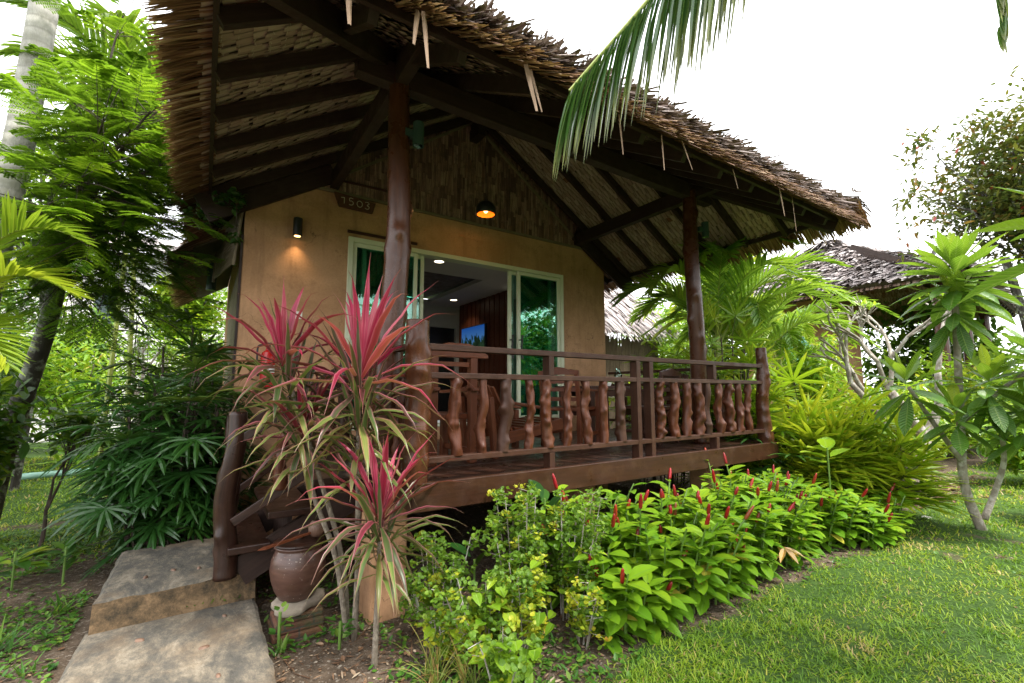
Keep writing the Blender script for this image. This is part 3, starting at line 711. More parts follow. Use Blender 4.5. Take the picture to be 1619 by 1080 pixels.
for i, (x, r0) in enumerate(zip(bx_, brad)):
    b_ = MB(); gray = i in (2, 8, 13)
    log(b_, (x+(rng.random()-.5)*.03, RY, 1.09), (x+(rng.random()-.5)*.04, RY, 1.655), r0*(.95 if gray else 1.0), r0*.85, 20, 90, .014, 9, .42, 0 if gray else (.22 if i % 3 != 1 else .1), 3+4*rng.random(), 100+i)
    part('baluster', b_, m_bal_wood if not gray else m_rail_wood, rail_t, smooth=True)
for x, r0, r1, zt, sd in ((1.245, .088, .082, 2.06, 3), (5.86, .085, .062, 2.11, 9)):
    b_ = MB(); log(b_, (x, RY, .921), (x, RY, zt), r0, r1, 22, 110, .012, 34, .2, 0, 5, sd, .012); part('corner_upright', b_, m_post_wood, rail_t, smooth=True)
def side_rail(name, label, x, y0, y1, bal, sd):
    t = thing(name, label, 'railing', (x, (y0+y1)/2, .92))
    for z in (1.875, 1.67, 1.075):
        b_ = MB(); beam(b_, (x, y0, z), (x, y1, z), .07, .042); part('rail', b_, m_rail_wood, t, bevel=.004)
    for i, y in enumerate(bal):
        b_ = MB(); log(b_, (x, y, 1.09), (x, y, 1.655), .042, .036, 14, 36, .014, 6, .45, .2, 4, sd+i); part('baluster', b_, m_bal_wood, t, smooth=True)
side_rail('side_railing', 'short dark railing between the near corner post and the tall veranda post', 1.22, 3.14, 3.40, (3.21, 3.33), 300)
side_rail('side_railing', 'dark railing closing the far right end of the deck', 5.87, 3.14, 5.72, (3.4, 3.65, 3.9, 4.2, 4.5, 4.8, 5.1, 5.4), 330)

stair = thing('stairs', 'dark wooden stairs rising from the raised slab to the deck', 'stairs', (.7, 4.3, .3))
for x0, x1, z in ((.20, .46, .50), (.43, .74, .705), (.72, 1.2, .90)):
    b_ = MB(); beam(b_, ((x0+x1)/2, 3.74, z-.025), ((x0+x1)/2, 4.8, z-.025), x1-x0, .05); part('tread', b_, m_stair_wood, stair, bevel=.008)
for y in (3.86, 4.7):
    b_ = MB(); beam(b_, (.28, y, .30), (1.2, y, .80), .05, .2); part('stringer', b_, m_dark_wood, stair)
for x, z0, z1 in ((.36, .31, .452), (.60, .31, .655), (.95, .31, .85)):
    b_ = MB(); beam(b_, (x, 3.9, (z0+z1)/2), (x, 4.66, (z0+z1)/2), .03, z1-z0); part('riser', b_, m_dark_wood, stair)
sr = thing('stair_railing', 'dark log newel and sloping handrails on the near side of the stairs', 'railing', (.21, 3.83, .3))
b_ = MB(); log(b_, (.195, 3.83, .29), (.215, 3.83, 1.41), .072, .058, 20, 50, .025, 5, .3, 0, 5, 21); part('newel_post', b_, m_stair_wood, sr, smooth=True)
for p, q in (((.24, 3.80, 1.22), (1.08, 3.62, 1.76)), ((.22, 3.78, .66), (1.08, 3.62, 1.24))):
    b_ = MB(); beam(b_, p, q, .045, .06); part('handrail', b_, m_stair_wood, sr, bevel=.006)
for x, zb, zt, r0 in ((.50, .86, 1.36, .042), (.78, 1.06, 1.52, .036)):
    b_ = MB(); log(b_, (x, 3.74-.05*x, zb), (x+.03, 3.74-.05*x, zt), r0, r0*.85, 14, 36, .02, 7, .4, .15, 4, int(x*100)); part('baluster', b_, m_bal_wood, sr, smooth=True)
fs = thing('stair_railing', 'dark log post and handrail on the far side of the stairs by the wall', 'railing', (1.2, 4.85, .92))
b_ = MB(); log(b_, (1.2, 4.85, .92), (1.2, 4.85, 1.98), .06, .055, 16, 40, .02, 5, .3, 0, 5, 23); part('newel_post', b_, m_stair_wood, fs, smooth=True)
b_ = MB(); log(b_, (.24, 4.82, .3), (.24, 4.82, 1.35), .06, .055, 16, 40, .02, 5, .3, 0, 5, 24); part('newel_post', b_, m_stair_wood, fs, smooth=True)
for z0, z1 in ((1.2, 1.82), (.66, 1.3)):
    b_ = MB(); beam(b_, (.26, 4.82, z0), (1.18, 4.85, z1), .045, .06); part('handrail', b_, m_stair_wood, fs, bevel=.006)

# ---------------------------------------------------------------- things on and around the veranda
m_sign = wood('sign_board', (0.055, 0.02, 0.013), (0.11, 0.045, 0.028), 0.5, None, 0, .2)
m_pale_paint = plain('pale_carved_paint', (0.42, 0.36, 0.28), (0.5, 0.43, 0.34), 20, 0.8, 0.05)
sg = thing('number_sign', 'dark wooden plank sign carved 1503 hanging above the sliding door', 'sign', (1.44, 5.70, 3.92))
b_ = MB()
sp_ = [(1.185, 4.0), (1.70, 3.965), (1.665, 3.825), (1.25, 3.83)]
poly_prism(b_, [(x, 5.69, z) for x, z in sp_], (0, .04, 0)); part('board', b_, m_sign, sg, bevel=.004)
GL = {'1': [[(0, .8), (.55, .84), (.62, .8), (.62, 0)]], '5': [[(.75, 1), (.15, 1), (.1, .58), (.45, .62), (.78, .4), (.68, .1), (.3, 0), (.02, .08)]],
      '0': [[(.5+.5*math.cos(a), .45+.45*math.sin(a)) for a in np.linspace(0, 6.283, 15)]], '3': [[(.05, .95), (.5, 1.0), (.8, .78), (.4, .52), (.8, .35), (.72, .06), (.35, -.03), (.02, .08)]]}
for i, ch in enumerate('1503'):
    b_ = MB(); x0 = 1.265+.098*i; z0 = 3.872-.003*i
    for st in GL[ch]:
        pts = [(x0+u*.066, 5.686, z0+v*.088) for u, v in st]; tube(b_, path(pts, 4*len(pts)), .0042, 6)
    part('numeral', b_, m_pale_paint, sg)

def spot(name, loc, energy, col, size, parent, blend=.5, rad=.03):
    l = bpy.data.lights.new(name, 'SPOT'); l.energy = energy; l.color = col; l.spot_size = R(size); l.spot_blend = blend; l.shadow_soft_size = rad
    o = bpy.data.objects.new(name, l); C.objects.link(o); o.parent = parent; o.location = np.array(loc, float) - ORIG[parent]
    return o
wl = thing('wall_lamp', 'black cylinder wall lamp casting a warm glow on the ochre wall', 'wall lamp', (.80, 5.79, 3.47))
b_ = MB(); lathe(b_, (.80, 5.70, 3.36), [(.0, .0), (.036, .004), (.046, -.004), (.05, 0), (.05, .21), (.046, .214), (0, .214)], 28); part('shade', b_, m_black, wl)
b_ = MB(); box(b_, .775, .825, 5.74, 5.798, 3.43, 3.50); part('bracket', b_, m_black, wl, bevel=.003)
b_ = MB(); lathe(b_, (.80, 5.70, 3.357), [(0, 0), (.034, 0), (.034, .004), (0, .004)], 20); part('bulb', b_, m_bulb_warm, wl)
spot('lamp_light', (.80, 5.715, 3.345), 3.2, (1, .66, .32), 95, wl, 1.0, .02)
for x, y, z, lab in ((1.345, 3.40, 3.56, 'dark green cylinder lamp fixed to the tall near veranda post'), (5.33, 3.42, 3.56, 'dark green cylinder lamp fixed to the far veranda post')):
    t = thing('post_lamp', lab, 'post lamp', (x, y, z), 'cylinder lamps on the veranda posts')
    b_ = MB(); lathe(b_, (x, y, z), [(0, .012), (.036, .01), (.042, 0), (.046, 0), (.046, .2), (.042, .2), (.038, .19), (0, .19)], 28); part('shade', b_, m_greenmetal, t)
    b_ = MB(); box(b_, x-.11, x-.04, y+.0, y+.05, z+.07, z+.13); part('bracket', b_, m_greenmetal, t)
    b_ = MB(); lathe(b_, (x, y, z-.002), [(0, .006), (.034, .004), (.034, .009), (0, .009)], 20); part('lens', b_, m_clear, t)
m_orange_in = plain('orange_enamel', (0.62, 0.2, 0.02), (0.66, 0.23, 0.025), 3, 0.35, 0.0)
px_, py_, pz_ = 3.02, 5.15, 3.93
pd = thing('pendant_lamp', 'black dome pendant lamp with a glowing orange inside under the roof', 'pendant lamp', (px_, py_, pz_))
b_ = MB(); pr_ = [(.135*math.sin(a), .135*(1-math.cos(a))) for a in np.linspace(math.pi*.98, math.pi*.36, 14)]
zz = pr_[-1][1]; lathe(b_, (px_, py_, pz_-zz), pr_, 36); lathe(b_, (px_, py_, pz_-zz), [(0, .30), (.012, .30), (.014, .262), (.02, .26)], 12); part('lamp_shade', b_, m_black, pd, smooth=True)
b_ = MB(); lathe(b_, (px_, py_, pz_-zz), [(r*.975, z*.985+.003) for r, z in pr_], 36); part('shade_lining', b_, m_orange_in, pd, smooth=True)
b_ = MB(); lathe(b_, (px_, py_, pz_+.05), [(.03*math.sin(a), .03*math.cos(a)) for a in np.linspace(.05, 3.1, 9)], 16); part('bulb', b_, m_bulb_warm, pd, smooth=True)
b_ = MB(); tube(b_, [(px_, py_, pz_+.16), (px_, py_, 5.55)], .004, 6); part('cord', b_, m_black, pd)
l_ = bpy.data.lights.new('lamp_light', 'POINT'); l_.energy = .8; l_.color = (1, .55, .2); l_.shadow_soft_size = .025
lo_ = bpy.data.objects.new('lamp_light', l_); C.objects.link(lo_); lo_.parent = pd; lo_.location = (0, 0, .0)

m_red = plain('red_enamel', (0.42, 0.012, 0.012), (0.46, 0.016, 0.015), 4, 0.25, 0.02)
m_white = plain('white_plastic', (0.72, 0.71, 0.67), (0.78, 0.77, 0.73), 5, 0.45, 0.02)
fe = thing('fire_extinguisher', 'red fire extinguisher hung on the ochre wall behind the pink plant', 'fire extinguisher', (.57, 5.71, 1.62))
b_ = MB(); lathe(b_, (.57, 5.70, 1.60), [(0, 0), (.066, .002), (.072, .012), (.072, .34), (.06, .385), (.03, .41), (.026, .43), (0, .43)], 28); part('cylinder', b_, m_red, fe, smooth=False)
b_ = MB(); lathe(b_, (.57, 5.70, 1.60), [(.0725, .16), (.0728, .16), (.0728, .24), (.0725, .24)], 28); part('paper_label', b_, m_white, fe)
b_ = MB(); lathe(b_, (.57, 5.70, 2.03), [(.02, 0), (.02, .05), (0, .05)], 14); box(b_, .52, .60, 5.685, 5.715, 2.075, 2.095); part('valve', b_, m_black, fe)
b_ = MB(); tube(b_, path([(.55, 5.69, 2.06), (.47, 5.69, 2.05), (.465, 5.69, 1.9), (.48, 5.69, 1.72)]), .01, 8); part('hose', b_, m_black, fe)
b_ = MB(); box(b_, .53, .61, 5.775, 5.799, 1.75, 1.8); part('wall_bracket', b_, m_black, fe)
b_ = MB(); box(b_, .82, .91, 5.785, 5.799, 2.40, 2.49)
solo('light_switch', b_, m_white, 'square white switch plate on the ochre wall above the red plant', 'switch', (.865, 5.79, 2.445), bevel=.004)

# inside the room
tv = thing('television', 'flat television showing a blue sky over palms on the slatted panel', 'television', (4.93, 8.9, 2.7))
b_ = MB(); box(b_, 4.90, 4.95, 8.36, 9.44, 2.40, 3.02); part('body', b_, m_black, tv, bevel=.006)
b_ = MB(); box(b_, 4.95, 4.984, 8.7, 9.1, 2.55, 2.85); part('wall_mount', b_, m_black, tv)
b_ = MB(); box(b_, 4.894, 4.899, 8.385, 9.415, 2.425, 2.995)
k = NT('television_picture'); o = k.obj(); s_ = k.n('SeparateXYZ', {0: o}); zz_ = s_.outputs[2]
nn_ = k.noise(k.n('Mapping', {'Vector': o, 'Scale': (1, 1, .45)}).outputs[0], 9, 5, .7)
sky_ = k.ramp(k.rng(zz_, -.1, .3), [(0, (.12, .35, .75)), (1, (.02, .13, .55))])
hz_ = k.math('ADD', zz_, k.math('MULTIPLY', k.math('SUBTRACT', nn_, .5), 1.1))
col = k.mix(k.rng(hz_, .0, .03), k.ramp(nn_, [(.3, (.004, .012, .008)), (.7, (.05, .11, .05))]), sky_)
col = k.mix(k.rng(zz_, -.17, -.2), col, (.12, .22, .05))
m_tv = k.done(k.n('Emission', {'Color': col, 'Strength': .17}))
part('screen', b_, m_tv, tv)
for i, (x, y, lab) in enumerate(((2.96, 6.49, 'round recessed ceiling downlight nearest the open doorway'), (4.52, 9.1, 'round recessed downlight deep in the room before the slatted panel'), (5.5, 7.55, 'recessed downlight seen through the right glass pane'))):
    t = thing('ceiling_downlight', lab, 'downlight', (x, y, 3.6), 'recessed downlights in the room')
    b_ = MB(); lathe(b_, (x, y, 3.59), [(.075, 0), (.1, .002), (.1, .011), (.075, .011), (.075, 0)], 24); part('trim_ring', b_, m_white, t)
    b_ = MB(); lathe(b_, (x, y, 3.594), [(0, 0), (.074, 0), (.074, .004), (0, .004)], 24); part('lamp', b_, m_bulb_white, t)
    spot('lamp_light', (x, y, 3.58), 10, (1, .86, .66), 120, t, .6, .07)
m_curtain = plain('teal_curtain', (0.18, 0.42, 0.38), (0.24, 0.50, 0.46), 3, 0.9, 0.1)
for x0, x1, lab in ((1.45, 2.05, 'gathered curtain behind the left glass door panel'), (4.25, 4.86, 'gathered curtain behind the right glass door panel')):
    n = 60; xs = np.linspace(x0, x1, n); ys = 6.16+.035*np.sin(np.arange(n)*1.05)+.01*rng.random(n); v = np.concatenate([np.stack([xs, ys, np.full(n, 1.12)], 1), np.stack([xs, ys*.5+3.08, np.full(n, 3.56)], 1)]); v = np.concatenate([v, v+[0, .006, 0]])
    i = np.arange(n-1); q = np.concatenate([np.stack([i, i+1, n+i+1, n+i], 1), np.stack([2*n+i, 3*n+i, 3*n+i+1, 2*n+i+1], 1)]); b_ = MB(); b_.add(v, q); solo('curtain', b_, m_curtain, lab, 'curtain', ((x0+x1)/2, 6.16, 1.12), 'curtains inside the door', smooth=True)
m_cloth = plain('white_towelling', (0.7, 0.71, 0.74), (0.78, 0.79, 0.8), 8, 0.95, 0.3)
b_ = MB(); box(b_, 2.62, 3.05, 5.93, 6.2, 1.125, 1.146)
solo('folded_towel', b_, m_cloth, 'folded white towel lying on the door sill, lower one', 'towel', (2.83, 6.06, 1.125), 'white towels on the door sill', bevel=.008)
b_ = MB(); box(b_, 2.7, 3.04, 5.94, 6.17, 1.147, 1.168)
solo('folded_towel', b_, m_cloth, 'folded white towel lying on top of another at the door sill', 'towel', (2.85, 6.06, 1.147), 'white towels on the door sill', bevel=.008)

# chairs and table
DK = .92
def crest(mb, x0, x1, y, z0, z1, th, kind='curve', n=13):
    xs = np.linspace(0, 1, n)
    h = (z1-z0)*(np.clip(np.minimum(xs, 1-xs)/.3, 0, 1)*.75+.25) if kind == 'hex' else (z1-z0)*(.62+.38*np.exp(-((xs-.5)/.22)**2)*1.0-.12*np.abs(np.cos(xs*math.pi*3))*(np.abs(xs-.5) > .2))
    X = x0+(x1-x0)*xs; v = []
    for yy in (y-th/2, y+th/2): v += [[a, yy, z0] for a in X]+[[a, yy, z0+b] for a, b in zip(X, h)]
    i = np.arange(n-1); A, B, Cc, D = i, i+n, i+2*n, i+3*n
    q = np.concatenate([np.stack([A, A+1, B+1, B], 1), np.stack([Cc, D, D+1, Cc+1], 1), np.stack([B, B+1, D+1, D], 1), np.stack([A, Cc, Cc+1, A+1], 1)])
    mb.add(v, np.concatenate([q, [[0, n, 3*n, 2*n], [n-1, 3*n-1, 4*n-1, 2*n-1]]]), lf=[[p[2], p[0], .4] for p in v])
# the tall-backed chair by the corner post
t = thing('tall_chair', 'tall-backed orange-brown wooden chair behind the near corner post', 'chair', (1.85, 3.95, DK))
b_ = MB(); crest(b_, 1.58, 2.20, 3.72, 1.86, 1.99, .07, 'hex'); part('crest_rail', b_, m_chair_wood, t, bevel=.006)
for x, y, z in ((1.66, 3.72, 1.86), (2.05, 3.72, 1.86), (1.66, 4.3, 1.35), (2.05, 4.3, 1.35)):
    b_ = MB(); beam(b_, (x, y, DK), (x, y, z), .07, .07); part('leg', b_, m_chair_wood, t, bevel=.005)
b_ = MB(); beam(b_, (1.70, 3.72, 1.80), (2.01, 3.72, 1.80), .03, .04); part('back_rail', b_, m_chair_wood, t)
for x in (1.66, 2.05):
    b_ = MB(); beam(b_, (x, 3.64, 1.575), (x, 4.36, 1.555), .07, .03); part('armrest', b_, m_chair_wood, t, bevel=.005)
    b_ = MB(); beam(b_, (x, 3.76, 1.02), (x, 4.26, 1.02), .03, .05); part('stretcher', b_, m_chair_wood, t)
b_ = MB(); beam(b_, (1.855, 3.76, 1.33), (1.855, 4.34, 1.33), .38, .05); part('seat', b_, m_chair_wood, t, bevel=.006)
# the low lounge chair, seen from its side, back leaning to the left
t = thing('lounge_chair', 'low wooden lounge chair with fanned slats behind the middle of the railing', 'chair', (2.85, 4.1, DK))
for y in (3.82, 4.42):
    b_ = MB(); beam(b_, (2.42, y, 1.46), (3.06, y, 1.37), .09, .03); part('armrest', b_, m_chair_wood, t, bevel=.006)
    b_ = MB(); beam(b_, (3.0, y, DK), (3.0, y, 1.352), .05, .09); part('leg', b_, m_chair_wood, t, bevel=.005)
    b_ = MB(); beam(b_, (2.30, y, 1.50), (2.36, y, DK), .05, .07); part('leg', b_, m_chair_wood, t, bevel=.005)
    b_ = MB(); beam(b_, (2.36, y, 1.08), (3.2, y, 1.22), .035, .11); part('seat_rail', b_, m_chair_wood, t, bevel=.004)
for i in range(7):
    y = 3.88+.08*i; b_ = MB(); beam(b_, (2.62, y, 1.08), (2.32, 4.12+(y-4.12)*1.25, 1.66-.02*abs(i-3)), .065, .018, (1, 0, .6)); part('back_slat', b_, m_chair_wood, t)
b_ = MB(); beam(b_, (2.37, 3.86, 1.5), (2.37, 4.38, 1.5), .03, .05); part('back_rail', b_, m_chair_wood, t)
for i in range(6):
    x = 2.66+.1*i; b_ = MB(); beam(b_, (x, 3.85, 1.175+.16*(x-2.6)), (x, 4.39, 1.175+.16*(x-2.6)), .085, .02); part('seat_slat', b_, m_chair_wood, t)
b_ = MB(); beam(b_, (3.03, 3.80, 1.13), (3.03, 4.44, 1.13), .03, .13); part('apron', b_, m_chair_wood, t)
def dining_chair(name, label, loc, rz, mat, group=None):
    t = thing(name, label, 'chair', (0, 0, 0), group)
    W2, D2 = .24, .24
    for sx in (-1, 1):
        b_ = MB(); beam(b_, (sx*W2, -D2, 0), (sx*W2, -D2-.0, .46), .05, .05); beam(b_, (sx*W2, -D2, .455), (sx*W2, -D2-.06, .86), .045, .04); part('leg', b_, mat, t, bevel=.004)
        b_ = MB(); beam(b_, (sx*W2, D2, 0), (sx*W2, D2, .64), .05, .05); part('leg', b_, mat, t, bevel=.004)
        b_ = MB(); beam(b_, (sx*W2, -D2-.02, .655), (sx*W2, D2+.05, .655), .06, .028); part('armrest', b_, mat, t, bevel=.004)
        b_ = MB(); beam(b_, (sx*W2, -D2+.03, .15), (sx*W2, D2-.03, .15), .025, .04); part('stretcher', b_, mat, t)
    b_ = MB(); beam(b_, (0, -D2+.03, .43), (0, D2+.04, .44), .42, .04); part('seat', b_, mat, t, bevel=.006)
    b_ = MB(); crest(b_, -W2-.03, W2+.03, -D2-.06, .83, .92, .035); part('crest_rail', b_, mat, t, bevel=.003)
    for z, dy in ((.55, -.015), (.66, -.03), (.75, -.045)):
        b_ = MB(); beam(b_, (-W2+.02, -D2+dy, z), (W2-.02, -D2+dy, z), .018, .045); part('back_slat', b_, mat, t)
    b_ = MB(); beam(b_, (-W2+.02, D2, .38), (W2-.02, D2, .38), .025, .08); part('apron', b_, mat, t)
    t.location = loc; t.rotation_euler = (0, 0, rz)
    return t
GC = 'dining chairs on the veranda'
dining_chair('dining_chair', 'reddish wooden armchair left of the oil lantern', (3.70, 4.25, DK), R(-70), m_chair_wood, GC)
dining_chair('dining_chair', 'dark wooden armchair just behind the double strut of the railing', (4.72, 3.92, DK), R(12), m_dark_chair, GC)
dining_chair('dining_chair', 'dark wooden armchair nearest the far right corner post', (5.45, 4.35, DK), R(80), m_dark_chair, GC)
tb = thing('dining_table', 'dark wooden table holding the glass oil lantern', 'table', (4.45, 4.55, DK))
b_ = MB()
for i in range(7): box(b_, 4.0, 4.95, 4.22+.1*i, 4.22+.1*i+.096, 1.595, 1.63)
part('tabletop', b_, m_dark_chair, tb, bevel=.003)
for x in (4.07, 4.88):
    for y in (4.29, 4.85): b_ = MB(); beam(b_, (x, y, DK), (x, y, 1.593), .07, .07); part('leg', b_, m_dark_chair, tb, bevel=.005)
for y in (4.29, 4.85): b_ = MB(); beam(b_, (4.11, y, 1.54), (4.84, y, 1.54), .025, .09); part('apron', b_, m_dark_chair, tb)
ln = thing('oil_lantern', 'small clear glass oil lantern standing on the dark veranda table', 'lantern', (4.62, 4.34, 1.63))
b_ = MB(); lathe(b_, (4.62, 4.34, 1.631), [(0, 0), (.05, 0), (.052, .02), (.05, .065), (.03, .08), (.024, .085)], 24); part('oil_bowl', b_, m_clear, ln, smooth=True)
b_ = MB(); lathe(b_, (4.62, 4.34, 1.717), [(.03, 0), (.034, .012), (.055, .05), (.05, .075), (.03, .1), (.026, .15), (.031, .155)], 24); part('glass_chimney', b_, m_clear, ln, smooth=True)
b_ = MB(); lathe(b_, (4.62, 4.34, 1.713), [(0, 0), (.033, 0), (.033, .012), (0, .02)], 20); part('burner', b_, m_white, ln)
m_yellow = plain('yellow_ceramic', (0.7, 0.45, 0.12), (0.75, 0.5, 0.15), 8, 0.3, 0.02)
b_ = MB(); lathe(b_, (4.42, 4.36, 1.631), [(0, 0), (.05, 0), (.065, .03), (.067, .045), (.055, .045), (.045, .015), (0, .015)], 24)
solo('ashtray', b_, m_white, 'small pale round ashtray on the table left of the oil lantern', 'ashtray', (4.42, 4.36, 1.631))

# water jar on its plinth
m_brick = NT('mossy_brick'); k = m_brick; o = k.obj()
bt = k.n('TexBrick', {'Vector': k.n('Mapping', {'Vector': o, 'Rotation': (R(90), 0, 0)}).outputs[0], 'Color1': (.22, .085, .045, 1), 'Color2': (.13, .055, .035, 1), 'Mortar': (.07, .06, .05, 1), 'Scale': 1.0, 'Mortar Size': .006, 'Brick Width': .17, 'Row Height': .06})
col = k.mix(k.rng(k.noise(o, 7, 6, .7), .45, .62, 0, .85), bt.outputs[0], (.05, .065, .02)); col = k.mix(k.rng(k.noise(o, 30, 5, .7), .5, .7, 0, .6), col, (.03, .025, .02))
m_brick = k.done(k.n('BsdfPrincipled', {'Base Color': col, 'Roughness': .92, 'Normal': k.n('Bump', {'Strength': .8, 'Distance': .015, 'Height': k.math('ADD', k.math('MULTIPLY', bt.outputs[1], -1), k.noise(o, 35, 6, .7))}).outputs[0]}))
pc = (.60, 3.48)
b_ = MB(); nrm_ = None
for zi, (z0, z1) in enumerate(((-.04, .035), (.037, .095), (.097, .145))):
    s_ = .155-.006*zi; box(b_, pc[0]-s_-.0+.01*zi, pc[0]+s_, pc[1]-s_, pc[1]+s_-.01*zi, z0, z1)
solo('brick_plinth', b_, m_brick, 'low mossy brick plinth under the brown water jar', 'plinth', (*pc, 0), bevel=.012)
m_stone = plain('pale_stone', (0.20, 0.165, 0.125), (0.31, 0.265, 0.205), 8, 0.9, 0.5, .01, c3=(.16, .13, .1))
b_ = MB(); n = 20; th = np.linspace(0, 6.283, n+1)[:-1]; rr = .155*(1+.1*np.sin(th*3+1)+.1*np.sin(th*2)+.05*np.sin(th*7))
ring = lambda f, z: np.stack([pc[0]+rr*f*np.cos(th), pc[1]-.02+rr*f*np.sin(th), np.full(n, z)+.006*np.sin(th*4)], 1)
i = np.arange(n); i2 = (i+1) % n; b_.add(np.concatenate([ring(.9, .146), ring(1.04, .158), ring(1.03, .185), ring(.9, .198), [[pc[0], pc[1]-.02, .199]]]), np.concatenate([np.stack([i+n*q, i2+n*q, i2+n*(q+1), i+n*(q+1)], 1) for q in range(3)]), np.stack([3*n+i, 3*n+i2, np.full(n, 4*n)], 1))
solo('stone_slab', b_, m_stone, 'rounded pale stone slab between the brick plinth and the jar', 'stone', (*pc, .146), smooth=True)
def jar_mat():
    k = NT('glazed_brown_jar'); o = k.obj(); n = k.noise(k.n('Mapping', {'Vector': o, 'Scale': (1, 1, 6)}).outputs[0], 5, 6, .65)
    col = k.ramp(n, [(.3, (.045, .020, .015)), (.7, (.10, .048, .034))]); col = k.mix(k.rng(k.noise(o, 55, 3, .5), .66, .72, 0, .8), col, (.3, .24, .2))
    col = k.mix(k.rng(k.noise(o, 4, 6, .7), .55, .7, 0, .5), col, (.15, .09, .07))
    return k.done(k.n('BsdfPrincipled', {'Base Color': col, 'Roughness': .33, 'Normal': k.n('Bump', {'Strength': .25, 'Distance': .008, 'Height': n}).outputs[0]}))
m_jar = jar_mat()
jr = thing('water_jar', 'brown glazed clay water jar with a flat lid at the foot of the stairs', 'jar', (*pc, .2))
b_ = MB(); lathe(b_, (*pc, .2), [(0, 0), (.10, 0), (.112, .008), (.14, .06), (.163, .13), (.172, .19), (.165, .25), (.148, .295), (.138, .31), (.136, .318), (.15, .326), (.152, .336), (.14, .342), (.128, .335), (.12, .3)], 44); part('jar_body', b_, m_jar, jr, smooth=True)
b_ = MB(); lathe(b_, (*pc, .544), [(0, 0), (.155, 0), (.16, .006), (.158, .014), (.12, .022), (.03, .026), (.028, .045), (0, .048)], 40); part('lid', b_, m_stair_wood, jr)
m_coco = plain('coconut_shell', (0.07, 0.035, 0.022), (0.14, 0.075, 0.05), 14, 0.55, 0.4)
ld = thing('water_ladle', 'coconut-shell ladle with a pale wooden handle resting on the jar lid', 'ladle', (.62, 3.45, .57))
b_ = MB(); lathe(b_, (.70, 3.44, .57), [(.055*math.sin(a), .055*(1-math.cos(a))*1.1) for a in np.linspace(.02, 2.6, 12)], 22); part('shell_bowl', b_, m_coco, ld, smooth=True)
b_ = MB(); beam(b_, (.66, 3.42, .61), (.38, 3.36, .575), .016, .012, w1=.034, h1=.012); beam(b_, (.38, 3.36, .575), (.34, 3.35, .572), .034, .012, w1=.002, h1=.004); part('handle', b_, m_chair_wood, ld)

m_pvc = plain('pale_green_pipe', (0.25, 0.45, 0.36), (0.3, 0.5, 0.42), 3, 0.35, 0.05)
b_ = MB(); tube(b_, path([(-2.6, 11.6, .08), (-1.2, 11.75, .1), (.2, 12.3, .14), (1.2, 12.6, .15)], 20), .055, 12)
solo('garden_pipe', b_, m_pvc, 'pale green plastic pipe lying across the back lawn', 'pipe', (-.8, 11.8, .08), smooth=True)

